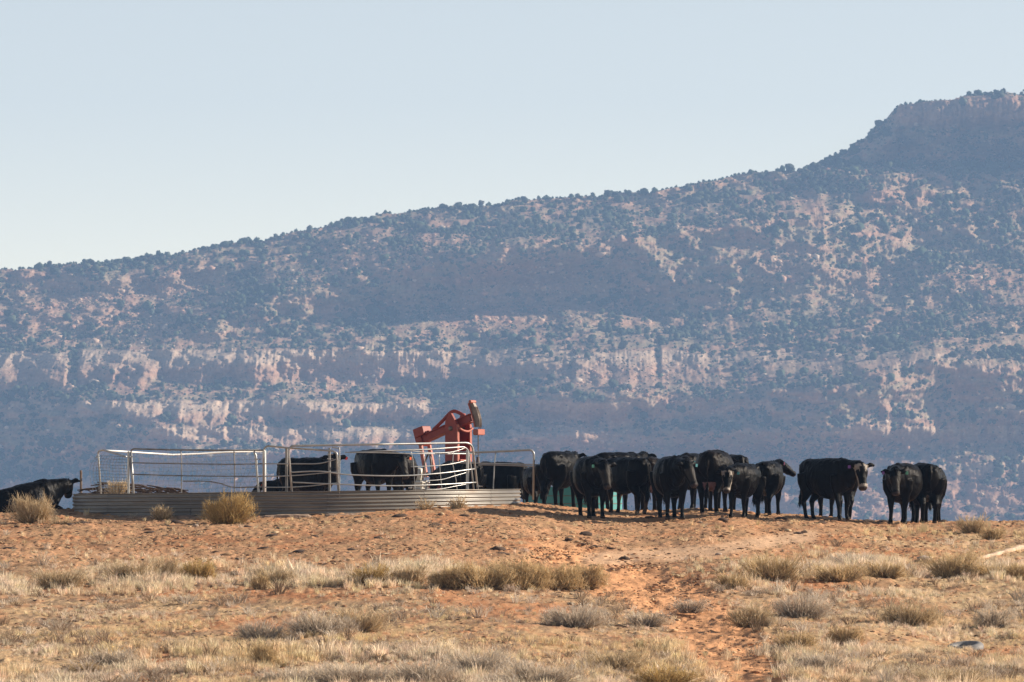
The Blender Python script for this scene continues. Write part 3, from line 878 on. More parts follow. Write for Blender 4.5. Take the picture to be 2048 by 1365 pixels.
# bleached timber and half buried tyre on the right
ya, yb = solveY(1953, 1121), solveY(2062, 1087)
pa, pb = world_at(1953, ya), world_at(2075, yb-1.5, 1084)
m = MB(); pts = []; rr = []
for i in range(17):
    t = i/16; p = pa.lerp(pb, t); p.z = G(p.x, p.y)+.03+.035*t; p.y += .02*math.sin(i*1.3); pts.append(p); rr.append((.035+.05*t+.012*math.sin(i*1.7), .03+.045*t+.01*math.cos(i*2.3)))
m.tube(pts, rr, 9)
lg = m.build('timber', M_log, loc=pa); tag(lg, 'long bleached timber lying up the slope at the right edge', 'timber')
yt = solveY(1930, 1296); p = world_at(1930, yt)
m = MB(); nu, nv = 40, 12
V = []; Fs = []
for i in range(nu):
    a = 2*PI*i/nu
    for j in range(nv):
        b = 2*PI*j/nv; V.append(((.31+.10*math.cos(b))*math.cos(a), (.31+.10*math.cos(b))*math.sin(a), .085*math.sin(b)*(1.1 if math.cos(b) < 0 else 1)))
for i in range(nu):
    for j in range(nv):
        i2, j2 = (i+1) % nu, (j+1) % nv; Fs.append((i*nv+j, i2*nv+j, i2*nv+j2, i*nv+j2))
m.add(V, Fs)
ty = m.build('tyre', M_rubber, smooth=True); ty.location = p+Vector((0, 0, .02)); ty.rotation_euler = (.16, -.10, 0); ty.scale = (.82, .82, .9)
tag(ty, 'old grey tyre lying half buried in the grass at the lower right', 'tyre')

# ---------------------------------------------------------------- round corrugated stock tank
TCX, TCY, TR = (592-CX)/F*150.0, 150.0, 4.97
def rimz(X): return -.148 + .0115*(X-TCX)
tk = empty('stock_tank', (TCX, TCY, -.66), 0, 'large round corrugated steel stock tank with fence panels standing in it', 'tank')
nu = 200; prof = []
for k in range(57):
    z = -k*.01; prof.append((.017*math.cos(2*PI*z/.0785), z))
V = []; Fs = []
for i in range(nu):
    a = 2*PI*i/nu
    dent = .02*math.sin(3*a+1)+.006*math.sin(11*a)
    for (dr, z) in prof:
        r = TR+dr+dent
        X_ = math.cos(a)*r; V.append((X_, math.sin(a)*r, rimz(X_+TCX)+.66+z))
n0 = len(V); np_ = len(prof)
for i in range(nu):
    a = 2*PI*i/nu; dent = .02*math.sin(3*a+1)+.006*math.sin(11*a)
    for (dr, z) in prof[::8]:
        X_ = math.cos(a)*(TR-.03+dent); V.append((X_, math.sin(a)*(TR-.03+dent), rimz(X_+TCX)+.66+z))
nq = len(prof[::8])
for i in range(nu):
    j = (i+1) % nu
    for k in range(np_-1): Fs.append((i*np_+k, i*np_+k+1, j*np_+k+1, j*np_+k))
    for k in range(nq-1): Fs.append((n0+i*nq+k, n0+j*nq+k, n0+j*nq+k+1, n0+i*nq+k+1))
    Fs.append((i*np_, j*np_, n0+j*nq, n0+i*nq))
mesh_np('tank_wall', V, Fs, M_corr, tk, smooth=True)
# seams where the sheets overlap, with bolts
for a in [-PI*.93, -PI*.80, -PI*.64, -PI*.446, -PI*.30, -PI*.16, 0.1, .9, 1.8, 2.6]:
    m = MB()
    for k in range(56):
        z = -k*.01; r = TR+.017*math.cos(2*PI*z/.0785)+.02*math.sin(3*a+1)+.006*math.sin(11*a)+.005
        da = .0035
        for s in (-1, 1):
            X_ = math.cos(a+s*da)*r; m.v.append((X_, math.sin(a+s*da)*r, rimz(X_+TCX)+.66+z))
        if k: m.f.append((2*k-2, 2*k-1, 2*k+1, 2*k))
    m.build('seam', M_darkrail, tk)
# mud floor in the tank
m = MB(); V = [(0, 0, .18)]; 
for i in range(60): V.append((math.cos(2*PI*i/60)*(TR-.05), math.sin(2*PI*i/60)*(TR-.05), .16))
m.add(V, [(0, 1+i, 1+(i+1) % 60) for i in range(60)])
m.build('tank_floor', M_conc, tk)
# broken concrete footing round the front
V = []; Fs = []; a0, a1, ns = -PI*1.05, -PI*.36, 170
for i in range(ns+1):
    a = a0+(a1-a0)*i/ns
    wob = fbm(np.float64(i*.13), np.float64(3.3), 4, 300); w2 = fbm(np.float64(i*.4), np.float64(8.3), 3, 301)
    left = float(sstep(-PI*.62, -PI*.85, a))
    brk = float(sstep(.30, .40, fbm(np.float64(i*.11), np.float64(1.0), 3, 302)+left*.2))
    ro = TR+.12+.30*wob+.35*left*(1-.5*float(sstep(-PI*.95, -PI*1.05, a)))
    X0 = TCX+math.cos(a)*ro; Y0 = TCY+math.sin(a)*ro
    gz = G(X0, Y0)+.66
    zt = rimz(TCX+math.cos(a)*TR)+.66-.46-.03*wob
    zt = max(zt*brk+(gz-.02)*(1-brk), gz-.05)
    ring = [(TR-.02, zt-.3), (TR-.02, zt), (TR+(ro-TR)*.6, zt-.02+.04*(w2-.5)), (ro-.02, zt-.05+.03*w2), (ro+.03*(w2-.5), (zt+gz)/2-.05), (ro+.06, gz-.12)]
    for (r, z) in ring: V.append((math.cos(a)*r, math.sin(a)*r, z))
for i in range(ns):
    for k in range(5): Fs.append((i*6+k, (i+1)*6+k, (i+1)*6+k+1, i*6+k+1))
ft = mesh_np('footing', V, Fs, M_foot, tk)

# ---------------------------------------------------------------- fence panels standing in the tank
def onY(px, front=True, inset=.12):
    """distance of the tank ring in column px"""
    Y = 150.0
    for _ in range(5):
        X = (px-CX)/F*Y; d = TR-inset; q = max(0.0, d*d-(X-TCX)**2); Y = TCY + (-1 if front else 1)*math.sqrt(q)
    return Y
def P3(x, y, Y=None, front=True):
    Y = onY(x, front) if Y is None else Y
    return Vector(((x-CX)/F*Y, Y, (HY-y)/F*Y))
def panel(label, base, frame, rails=(), uprights=(), mat=None, r=.021, rr=.014, railmat=None, front=True, Yf=None, posts=(), rad=.10):
    Yq = (lambda x: onY(x, front)) if Yf is None else Yf
    T = lambda pt: P3(pt[0], pt[1], Yq(pt[0]))
    b = T(base)
    e = empty('cattle_gate', b, 0, label, 'cattle gate', 'tubular cattle gates fencing the tank')
    mat = mat or M_galv; railmat = railmat or mat
    sh = lambda pts: [p-b for p in pts]
    if frame:
        MB().tube(sh(rounded([T(q) for q in frame], rad)), r, 8).build('frame', mat, e, smooth=True)
    for ra in rails:
        MB().tube(sh(smooth_poly([T(q) for q in ra], 6)), rr, 7).build('rail', railmat, e, smooth=True)
    for u in uprights:
        MB().tube(sh(smooth_poly([T(q) for q in u], 4)), rr*.95, 7).build('upright', railmat, e, smooth=True)
    for u in posts:
        MB().tube(sh([T(q) for q in u]), r*1.15, 8).build('post', mat, e, smooth=True)
    return e
WB = 1000
e1 = panel('narrow end panel with curved wire mesh at the far left of the pen', (200,990), [(203,WB),(196,903),(206,900),(252,914)], rails=[[(197,915),(192,915)]], Yf=lambda x: 148.6-(x-200)*.032)
e2 = panel('long dark railed gate panel at the left of the pen, its lower rail bent', (262,990), [(268,WB),(261,930),(262,898),(340,900),(430,901),(527,901)],
      rails=[[(264,926),(366,928),(468,929),(527,928)], [(264,949),(366,952),(468,953),(527,953)], [(366,963),(410,963),(440,967),(468,975),(528,974)]],
      uprights=[[(362,901),(363,940),(363,WB)], [(468,901),(469,940),(469,WB)]], mat=M_darkrail, r=.018, rr=.013)
MB().tube([P3(262,905,onY(262))-e2.location-Vector((0,.0,0)), P3(268,WB,onY(268))-e2.location], .025, 8).build('end_post', M_galv, e2, smooth=True)
MB().tube([p-e2.location for p in smooth_poly([P3(508,903,onY(508)), P3(512,915,onY(512)), P3(514,945,onY(514)), P3(518,WB,onY(518))], 5)], .023, 8).build('end_post', M_galv, e2, smooth=True)
e3 = panel('short arched panel in the middle of the pen in front of the lying black cow', (527,990), [(527,WB),(527,899),(534,892),(575,896),(664,902),(674,906),(677,WB)],
      rails=[[(530,928),(600,928),(640,927),(676,918)], [(530,953),(580,952),(640,947),(676,944)], [(530,975),(600,974),(676,966)]], rr=.012)
e4 = panel('longest bright panel with a high top rail from the arched panel to the pump jack', (577,990), [(585,WB),(577,899),(583,892),(760,889),(936,886),(945,893),(958,WB)],
      rails=[[(583,945),(640,943),(700,950),(800,952),(880,947),(950,938)], [(585,965),(680,969),(780,972),(870,970),(955,965)]],
      uprights=[[(664,895),(676,897),(679,905),(679,WB)]], r=.023, rr=.015, Yf=lambda x: onY(x)-.10)
e5 = panel('curved inner panel of bent bars in front of the pump jack base', (935,990), [(700,905),(780,902),(860,899),(928,894),(936,900),(943,940),(950,WB)],
      rails=[[(820,902),(860,906),(900,905),(930,897)], [(690,905),(760,906),(850,908),(945,908)], [(838,962),(880,960),(910,952),(938,944)], [(830,978),(875,979),(915,972),(938,968)], [(822,934),(870,932),(905,928),(938,920)]],
      uprights=[[(822,902),(827,930),(832,WB)], [(848,906),(851,940),(852,WB)], [(878,908),(880,940),(886,WB)], [(907,903),(906,930),(912,960),(916,WB)]], r=.017, rr=.0095, front=True, Yf=lambda x: onY(min(x, 950))+.9)
e6 = panel('far panel seen beyond the right end of the pen above the cattle', (1060,990), [(880,906),(955,905),(1010,903),(1062,900),(1068,906),(1066,WB)],
      rails=[[(900,926),(960,927),(1085,930)], [(960,930),(1010,931),(1085,934)]], uprights=[[(992,904),(989,930),(986,WB)]], r=.024, rr=.015, Yf=lambda x: 155.4)
e7 = panel('back panel with a sagging white top pipe and wire mesh at the left', (205,990), [(204,901),(240,903),(300,907),(345,910),(400,908),(450,905),(530,902)], mat=M_white, r=.021,
      uprights=[], posts=[((530,902),(530,WB))], Yf=lambda x: onY(x, False), rad=.01)
# wire mesh sheets
def wires(parent, lines, Yf, r=.0036, name='wire_mesh'):
    m = MB()
    for ln in lines:
        m.tube([P3(x, y, Yf(x))-parent.location for (x, y) in smooth_poly2(ln)], r, 4, caps=False)
    return m.build(name, M_wire, parent)
def smooth_poly2(pts):
    q = smooth_poly([Vector((a, b, 0)) for a, b in pts], 4); return [(p.x, p.y) for p in q]
ln = []
for k in range(12):
    t = k/11; x0 = 186+64*t; ln.append([(x0+8*(1-t), 912+2*t), (x0-4*(1-t), 930), (x0-6*(1-t)+3*t, 955), (x0+1, 984)])
for k in range(13):
    y = 913+6*k; bow = 7*math.sin(k/12*PI); ln.append([(192-bow, y), (205-bow*.5, y-1), (230, y), (254, y+1)])
wires(e1, ln, lambda x: 148.4-(x-200)*.032)
ln = []
for k in range(26):
    x0 = 268+9.6*k; ln.append([(x0, 908), (x0+2, 940), (x0-4+5*math.sin(k*.7), 962), (x0-9+4*math.sin(k), 988)])
for k in range(9):
    y = 912+9*k; ln.append([(262, y+4), (350, y+5), (440, y+1), (528, y-3)])
wires(e7, ln, lambda x: onY(x, False)-.05, .0026)
# posts of their own
def post(px, top, bot, Y, r, mat, name, label, lean=0):
    b = P3(px, bot, Y); o = MB().tube([(0, 0, 0), (lean*.5, 0, (bot-top)/F*Y*.5), (lean, 0, (bot-top)/F*Y)], [r*1.05, r, r*.95], 8).build(name, mat)
    o.location = b; tag(o, label, 'post'); return o
post(257, 903, 1000, onY(257)-.05, .026, M_galv, 'fence_post', 'galvanised post between the mesh end panel and the long gate panel')
post(659, 896, 1000, onY(659)+.12, .028, M_darkrail, 'fence_post', 'grey post behind the arched panel near the black cow\'s head')
post(573, 896, 1000, onY(573)+.08, .028, M_darkrail, 'fence_post', 'dark post where the arched panel meets the longest panel')
post(935, 900, 1000, onY(935)+.15, .032, M_galv, 'fence_post', 'thick post at the right corner of the pen')
post(162, 941, 1030, 153.0, .028, M_wood, 'wooden_post', 'thin dark wooden post left of the pen behind the tank')
# clamps
cl = [(658, 909), (658, 918), (513, 919), (951, 909), (957, 973), (820, 976), (258, 914)]
for k, (x, y) in enumerate(cl):
    m = MB(); m.box((0, 0, 0), (.075, .05, .03), bev=.008); m.tube([(.05, 0, 0), (.09, 0, 0)], .012, 6)
    o = m.build('clamp', M_galv); o.location = P3(x, y, onY(x)-.14)
    tag(o, 'small metal clamp on the tubes of the cattle panels', 'clamp', 'clamps holding the panels')
# pile of dead brush inside the pen on the left
r = np.random.default_rng(5); m = MB()
for k in range(150):
    x = r.uniform(-1.15, 1.05); t = (x+1.2)/2.2; hh = .20*math.sin(min(1, t*1.7+.15)*PI*.62)*(1 if t < .35 else 1-(t-.35)*1.1)
    a = r.uniform(-.25, .25); L = r.uniform(.2, .6); z = r.uniform(-.25, max(hh, .03))
    yy = r.uniform(-.4, .4)
    m.tube([(x-L/2, yy, z-L/2*math.sin(a)), (x, yy+r.uniform(-.05, .05), z+.02), (x+L/2, yy, z+L/2*math.sin(a)-t*.05)], [.012, .02, .008], 5)
bp = m.build('branch_pile', M_dung); bp.location = P3(268, 984, 151.5); tag(bp, 'dark pile of dead branches behind the left panels of the pen', 'branch pile')
shrub(236, 990, 46, 34, 'tumbleweed', 'straw coloured tumbleweed heaped on the dark branch pile', 'tumbleweed', c1=PL[0], c2=YL[1], n=260, seed=9, Y=150.8)
bpy.data.objects[[o.name for o in bpy.data.objects if o.name.startswith('tumbleweed')][0]].location.z = (HY-990)/F*150.8

# ---------------------------------------------------------------- pump jack
PY = 168.0
pj_px, yaw = 917.0, -math.radians(38)
SC = F/PY
pz = lambda y: (HY-y)/SC
base_z = G((pj_px-CX)/SC, PY)
pj = empty('pump_jack', ((pj_px-CX)/SC, PY, base_z), yaw, 'small red pump jack standing behind the pen', 'pump jack')
def L(px, py, ly=0.0):
    """picture column/row on the jack's own plane -> local point"""
    ux = (px-pj_px)/(SC*math.cos(yaw)); 
    ux -= ly*(-math.sin(yaw))/math.cos(yaw)
    return Vector((ux, ly, pz(py)-base_z))
# post: two plates joined by a web, straps
top = L(902, 848).z
for ly, nm in ((-.25, 'post_plate'), (.25, 'post_plate')):
    m = MB(); x0, x1 = -.20, .16
    V = []; 
    for yy in (ly-.035, ly+.035):
        V += [(x0, yy, 0), (x1+.04, yy, 0), (x1, yy, top), ((x0+x1)/2+.01, yy, top+.26), ((x0+x1)/2-.06, yy, top+.26), (x0, yy, top+.06)]
    Fs = [(0, 1, 2, 3, 4, 5), (11, 10, 9, 8, 7, 6)] + [(i, i+6, (i+1) % 6+6, (i+1) % 6) for i in range(6)]
    m.add(V, Fs).build(nm, M_red, pj)
    mm = MB().beam((x1+.045, ly, 0.02), (x1+.02, ly, top-.02), .075, .03, up=(1, 0, 0)); mm.build('flange', M_red_lit, pj)
MB().box((x0+.02, 0, top*.5-.02), (.03, .425, top-.1)).build('web', M_red, pj)
MB().tube(smooth_poly([(x1+.075, -.27, L(917, 857).z), (x1+.08, -.1, L(917, 862).z), (x1+.08, .1, L(917, 863).z), (x1+.075, .27, L(917, 857).z)], 5), .03, 7).build('strap', M_red_lit, pj, smooth=True)
MB().box((x1+.05, 0, L(917, 922).z), (.04, .42, .07)).build('cross_bar', M_red_lit, pj)
# walking beam
ba, bb = L(846, 879), L(944, 836)
MB().beam(ba, bb, .16, .17, bev=.01).build('walking_beam', M_red, pj)
mm = MB(); mm.beam(ba+Vector((0, 0, .09)), bb+Vector((0, 0, .09)), .24, .02); mm.beam(ba-Vector((0, 0, .095)), bb-Vector((0, 0, .095)), .24, .02); mm.build('beam_flange', M_red, pj)
MB().tube([(-.02, -.31, top-.12), (-.02, .31, top-.12)], .06, 10).build('saddle_bearing', M_steel, pj, smooth=True)
br = smooth_poly([L(866, 860), L(885, 842), L(898, 828), L(907, 823), L(916, 825), L(930, 833)], 6)
MB().tube(br, .045, 7).build('brace', M_red, pj, smooth=True)
MB().box(L(844, 864), (.32, .34, .22), Matrix.Rotation(-.30, 3, 'Y'), .012).build('counterweight', M_red, pj)
MB().box(L(842, 879), (.20, .26, .16), Matrix.Rotation(-.3, 3, 'Y'), .01).build('tail_bearing', M_red, pj)
MB().box(L(858, 866), (.07, .12, .12)).build('bracket', M_red, pj)
# horse head: curved plate
V = []; hn = 12
outer = []; inner = []
for i in range(hn+1):
    t = i/hn; y = 806+48*t
    xo = 948+11*math.sin(t*PI*.62)+2*t; xi = xo-7-3*math.sin(t*PI)
    outer.append(L(xo, y)); inner.append(L(xi-1, y+1))
m = MB()
for yy in (-.05, .05):
    for p in outer: V.append((p.x, yy, p.z))
    for p in inner: V.append((p.x, yy, p.z))
k = hn+1; Fs = []
for i in range(hn):
    Fs.append((i, i+1, k+i+1, k+i)); o2 = 2*k; Fs.append((o2+i, o2+k+i, o2+k+i+1, o2+i+1))
    Fs.append((i, o2+i, o2+i+1, i+1)); Fs.append((k+i, k+i+1, o2+k+i+1, o2+k+i))
Fs.append((0, k, 2*k+k, 2*k)); Fs.append((hn, 2*k+hn, 3*k+hn, k+hn))
hh_ = m.add(V, Fs).build('horse_head', M_steel, pj)
for yy in (-.06,):
    MB().tube([Vector((p.x, yy, p.z)) for p in inner], .022, 6).build('head_lit_edge', M_red_lit, pj)  # lit strip along the head, its brightness put into the colour
MB().tube([outer[0]+Vector((-.05, -.1, .02)), outer[0]+Vector((-.05, .1, .02))], .045, 8).build('head_pin', M_red_lit, pj)
for yy in (-.03, .03):
    MB().tube([Vector((p.x+.015, yy, p.z)) for p in outer[2:]]+[L(957, 862)+Vector((0, yy, 0))], .010, 5).build('bridle_cable', M_steel, pj)
MB().box(L(958, 865), (.16, .30, .15), bev=.015).build('carrier_bar', M_red_lit, pj)
MB().tube([L(956.5, 866), L(956.5, 960)], .014, 6).build('polished_rod', M_steel, pj)
MB().tube([L(956, 914), L(956, 926), L(956, 927), Vector((L(956, 940).x, 0, 0))], [.035, .05, .07, .07], 9).build('wellhead', M_steel, pj, smooth=True)
# pitman arms, crank, gearbox, engine
for ly in (-.17, .17):
    MB().beam(L(848, 884)+Vector((0, ly, 0)), L(861, 955)+Vector((0, ly, 0)), .06, .09, up=(1, 0, 0)).build('pitman_arm', M_red_lit, pj)
MB().beam(L(846, 885), L(852, 890), .40, .08).build('equalizer', M_red, pj)
m = MB(); m.beam(L(862, 958), L(884, 958), .10, .10, bev=.01); m.beam(L(882, 955), L(892, 972), .10, .09, bev=.01); m.beam(L(870, 958), L(862, 972), .10, .09); m.build('crank', M_red_lit, pj)
MB().box(L(866, 985)-Vector((0, 0, .15)), (.55, .45, .75), bev=.03).build('gearbox', M_red, pj)
m = MB(); m.box((0, 0, .08), (2.6, .18, .16)); 
for s in (-1, 1): m.box((0, s*.33, .08), (2.6, .1, .16))
for q in (-1.2, -.4, .4, 1.2): m.box((q, 0, .07), (.1, .62, .1))
m.build('skid', M_red, pj)
en = empty('pump_engine', ((840-CX)/SC, PY-.5, G((840-CX)/SC, PY-.5)), yaw, 'pale engine with a round white cap and pipes beside the red pump jack', 'engine')
eb = en.location.z
m = MB(); m.box((0, 0, (pz(962)-eb)*.5), (.35, .3, pz(962)-eb), bev=.03); 
for q in range(4): m.box((0, 0, pz(985)-eb+.075*q+.02), (.42, .36, .03))
m.build('engine_block', M_paleeng, en)
MB().tube([(-.06, 0, pz(964)-eb), (-.06, 0, pz(950)-eb), (-.06, 0, pz(938)-eb), (-.06, 0, pz(936)-eb)], [.10, .13, .13, .08], 12).build('engine_cap', M_paleeng, en, smooth=True)
MB().tube(smooth_poly([(.1, 0, pz(960)-eb), (.13, 0, pz(935)-eb), (.22, 0, pz(915)-eb), (.30, 0, pz(908)-eb), (.36, 0, pz(925)-eb), (.38, 0, pz(960)-eb)], 6), .025, 6).build('exhaust_pipe', M_steel, en, smooth=True)

# ---------------------------------------------------------------- turquoise trough tank behind the cattle
ttx = (1146-CX)/F*165.0; ttb = G(ttx, 165.0)
tt_ = empty('water_tank', (ttx, 165.0, ttb), 0, 'round turquoise tank with dark hoops behind the legs of the cattle', 'tank')
R2 = 1.20; H2 = (HY-974)/F*165.0-ttb
V = []; Fs = []; nu = 72
zs = [-.3, 0, H2*.5, H2-.02, H2, H2, H2-.3]; rs = [R2, R2, R2, R2, R2+.015, R2-.04, R2-.04]
for i in range(nu):
    a = 2*PI*i/nu
    for (z, r_) in zip(zs, rs): V.append((math.cos(a)*r_, math.sin(a)*r_, z))
for i in range(nu):
    j = (i+1) % nu
    for k in range(6): Fs.append((i*7+k, j*7+k, j*7+k+1, i*7+k+1))
mesh_np('tank_wall', V, Fs, M_teal, tt_, smooth=False)
for z in (H2-.22, H2-.41, H2-.60):
    pts = [(math.cos(2*PI*i/60)*(R2+.004), math.sin(2*PI*i/60)*(R2+.004), z) for i in range(61)]
    MB().tube(pts, .010, 5, caps=False).build('hoop', M_steel, tt_)

# ---------------------------------------------------------------- cattle
def head_pts(hy, hp):
    d = Vector((math.cos(hy)*math.cos(hp), math.sin(hy)*math.cos(hp), math.sin(hp)))
    side = Vector((-math.sin(hy), math.cos(hy), 0)); up = d.cross(side)*-1
    if up.z < 0: up = -up
    return d, side, up

def cow(px, name_label, Y=None, feet=None, heading=0, s=1.0, neck=(0, 10), head=(0, -50), legs=(0, 0, 0, 0), tags=(), face=None, belly=1.0, tint=(.0024, .002, .0019),
        lying=False, seed=0, tail=0.0, udder=False, group='black cattle around the tank', zoff=0.0, dirt=0.0, cat='cow'):
    r = np.random.default_rng(500+seed)
    if Y is None: Y = solveY(px, feet)
    X = (px-CX)/F*Y; gz = G(X, Y)+zoff
    root = empty('cow', (X, Y, gz), math.radians(heading), name_label, cat, group)
    ny, np_ = math.radians(neck[0]), math.radians(neck[1]); hy, hp = math.radians(head[0]), math.radians(head[1])
    dz = -.50 if lying else 0.0
    m = MB()
    B = belly
    sec = [(-.90, 1.08, .07, .10), (-.86, 1.06, .17, .19), (-.76, 1.02, .245, .285), (-.58, .985, .285, .345), (-.35, .955, .315*B, .375), (-.05, .905, .365*B, .44), (.22, .90, .36*B, .435),
           (.45, .95, .31, .38), (.62, .985, .255, .345), (.76, 1.0, .19, .27), (.84, 1.0, .11, .17)]
    sp = smooth_poly([Vector((a, 0, b+dz)) for a, b, c, d in sec], 3)
    ws = smooth_poly([Vector((c, d, 0)) for a, b, c, d in sec], 3)
    # torso loft, squarer above than below
    V = []; Fs = []; nn_ = 20
    for p, w in zip(sp, ws):
        for k in range(nn_):
            a = 2*PI*k/nn_; c_, s_ = math.cos(a), math.sin(a)
            e = .82 if s_ > 0 else .95
            V.append((p.x, math.copysign(abs(c_)**e, c_)*w.x, p.z+math.copysign(abs(s_)**e, s_)*w.y))
    for i in range(len(sp)-1):
        for k in range(nn_):
            k2 = (k+1) % nn_; Fs.append((i*nn_+k, (i+1)*nn_+k, (i+1)*nn_+k2, i*nn_+k2))
    Fs.append(tuple(range(nn_))); Fs.append(tuple((len(sp)-1)*nn_+k for k in range(nn_-1, -1, -1)))
    m.add(V, Fs)
    for q in (-1, 1):  # hooks and pins of the hip
        m.ell((-.52, q*.20, 1.22+dz), (.11, .08, .07)); m.ell((-.84, q*.10, 1.17+dz), (.07, .06, .06))
        m.ell((.50, q*.20, 1.04+dz), (.20, .10, .26))   # shoulder
    m.ell((.48, 0, 1.28+dz), (.24, .07, .08)); m.ell((-.62, 0, 1.27+dz), (.26, .08, .06))
    # legs
    if not lying:
        for k, (lx, q) in enumerate(((.50, -1), (.50, 1))):
            f = legs[k]
            m.tube([(.52, q*.19, .98), (.50, q*.19, .76), (.47+f*.25, q*.175, .60), (.50+f*.6, q*.165, .37), (.49+f*.8, q*.16, .30), (.50+f, q*.165, .12), (.535+f, q*.165, .055), (.55+f, q*.165, .0)],
                   [(.13, .19), (.115, .17), (.085, .105), (.058, .066), (.048, .052), (.045, .050), (.056, .062), (.058, .068)], 10)
        for k, (lx, q) in enumerate(((-.6, -1), (-.6, 1))):
            f = legs[2+k]
            m.tube([(-.62, q*.17, 1.0), (-.60, q*.185, .80), (-.56+f*.2, q*.19, .64), (-.66+f*.5, q*.175, .50), (-.745+f*.7, q*.165, .42), (-.715+f*.85, q*.16, .28), (-.69+f, q*.16, .12), (-.645+f, q*.16, .055), (-.62+f, q*.16, 0)],
                   [(.16, .27), (.145, .24), (.115, .18), (.075, .11), (.056, .080), (.047, .056), (.045, .052), (.056, .062), (.058, .066)], 10)
    else:
        for q in (-1, 1):
            m.tube([(.52, q*.20, .45), (.62, q*.24, .22), (.82, q*.22, .12), (.60, q*.25, .06), (.50, q*.26, .05)], [.13, .09, .06, .05, .05], 9)
            m.tube([(-.60, q*.22, .48), (-.42, q*.34, .28), (-.20, q*.42, .16), (-.50, q*.44, .08), (-.30, q*.46, .05)], [.22, .17, .09, .06, .05], 9)
    if udder:
        m.ell((-.54, 0, .60+dz), (.18, .15, .14))
        for q in (-1, 1): m.tube([(-.52, q*.06, .52), (-.52, q*.065, .44)], .022, 6)
    # tail
    tz = 1.17+dz; ty_ = tail
    tp = [Vector((-.85, 0, tz)), Vector((-.92, 0, tz-.03)), Vector((-.955, ty_*.25, tz-.20)), Vector((-.95, ty_*.6, tz-.45)), Vector((-.93, ty_, tz-.68))]
    if lying: tp = [Vector((-.85, 0, tz)), Vector((-.93, 0, tz-.06)), Vector((-.98, .03, tz-.3)), Vector((-.96, .05, tz-.5)), Vector((-.9, .08, .06))]
    tp = smooth_poly(tp, 3)
    m.tube(tp, [.045-.022*min(1, i/6) for i in range(len(tp))], 8)
    KX = .86
    m.v = [(p[0]*KX, p[1]*.93, p[2]) for p in m.v]; tp = [Vector((p.x*KX, p.y, p.z)) for p in tp]
    # neck
    nd = Vector((math.cos(ny)*math.cos(np_), math.sin(ny)*math.cos(np_), math.sin(np_)))
    n0 = Vector((.42, 0, 1.04+dz)); n1 = Vector((.60, nd.y*.05, 1.05+dz)); NL = .44
    n2 = n1+nd*NL*.55; n3 = n1+nd*NL
    m.tube([n0, n1, (n1+n2)/2, n2, n3], [(.22, .30), (.19, .27), (.17, .235), (.15, .20), (.125, .15)], 14)
    m.tube([Vector((.46, 0, .86+dz)), Vector((.68, 0, .76+dz)), n1+nd*.25-Vector((0, 0, .17)), n2-Vector((0, 0, .13))], [.12, .09, .06, .045], 9)  # brisket and dewlap
    # head
    hd, hs, hu = head_pts(hy, hp)
    h0 = n3+hd*.02
    RM = Matrix((hd, hs, hu)).transposed()
    hsec = [(-.08, .0, .085, .095), (-.01, .01, .132, .125), (.09, 0, .138, .132), (.19, -.008, .118, .122), (.30, -.018, .095, .104), (.40, -.022, .086, .086), (.475, -.022, .092, .080), (.52, -.025, .072, .060)]
    V = []; Fs = []; nh = 14
    for (a, u, w, h) in hsec:
        for k in range(nh):
            t = 2*PI*k/nh; c_, s_ = math.cos(t), math.sin(t)
            V.append(h0 + RM @ Vector((a, c_*w, u+s_*h)))
    for i in range(len(hsec)-1):
        for k in range(nh):
            k2 = (k+1) % nh; Fs.append((i*nh+k, (i+1)*nh+k, (i+1)*nh+k2, i*nh+k2))
    Fs.append(tuple(range(nh))); Fs.append(tuple((len(hsec)-1)*nh+k for k in range(nh-1, -1, -1)))
    m.add(V, Fs)
    m.ell(h0+RM @ Vector((-.05, 0, .06)), (.07, .07, .06))      # poll
    m.ell(h0+RM @ Vector((.20, 0, -.085)), (.10, .06, .045))    # jaw
    ears = []
    for q in (-1, 1):
        e0 = h0+RM @ Vector((-.01, q*.09, .035)); e1 = h0+RM @ Vector((-.05, q*.22, .03)); e2 = h0+RM @ Vector((-.055, q*.31, -.02))
        m.tube([e0, (e0+e1)/2, e1, e2], [(.034, .034), (.032, .055), (.030, .062), (.018, .026)], 8); ears.append((e1, e2))
        m.ell(h0+RM @ Vector((.105, q*.098, .045)), (.035, .03, .03))    # brow over the eye
    # fuse everything into one skin
    tmp = mesh_np('tmp', m.v, m.f, None)
    rm = tmp.modifiers.new('r', 'REMESH'); rm.mode = 'VOXEL'; rm.voxel_size = .021; rm.use_smooth_shade = True
    sm_ = tmp.modifiers.new('s', 'SMOOTH'); sm_.factor = .5; sm_.iterations = 3
    dg = bpy.context.evaluated_depsgraph_get()
    me = bpy.data.meshes.new_from_object(tmp.evaluated_get(dg)); bpy.data.objects.remove(tmp)
    nv = len(me.vertices); co = np.empty(nv*3, dtype=np.float32); me.vertices.foreach_get('co', co); co = co.reshape(-1, 3).astype(float)
    no = np.empty(nv*3, dtype=np.float32); me.vertices.foreach_get('normal', no); no = no.reshape(-1, 3)
    fur = (fbm(co[:, 0]*16+seed, co[:, 2]*9+co[:, 1]*14, 3, 400+seed)-.5)*.022 + (fbm(co[:, 0]*5+seed, co[:, 2]*4+co[:, 1]*5, 2, 450+seed)-.5)*.02
    legmask = sstep(.45, .7, co[:, 2]-dz*0)[:, None] if not lying else 1.0
    co2 = co + no*fur[:, None]*(.25+.75*legmask)
    # local head coordinates for the face pattern
    R = co - np.array(h0); ha = R@np.array(hd); hsd = R@np.array(hs); hup = R@np.array(hu)
    inh = (ha > -.1)*(ha < .55)*(np.abs(hsd) < .155)*(np.abs(hup) < .18)
    c = np.ones((nv, 3))*np.array(tint)[None]
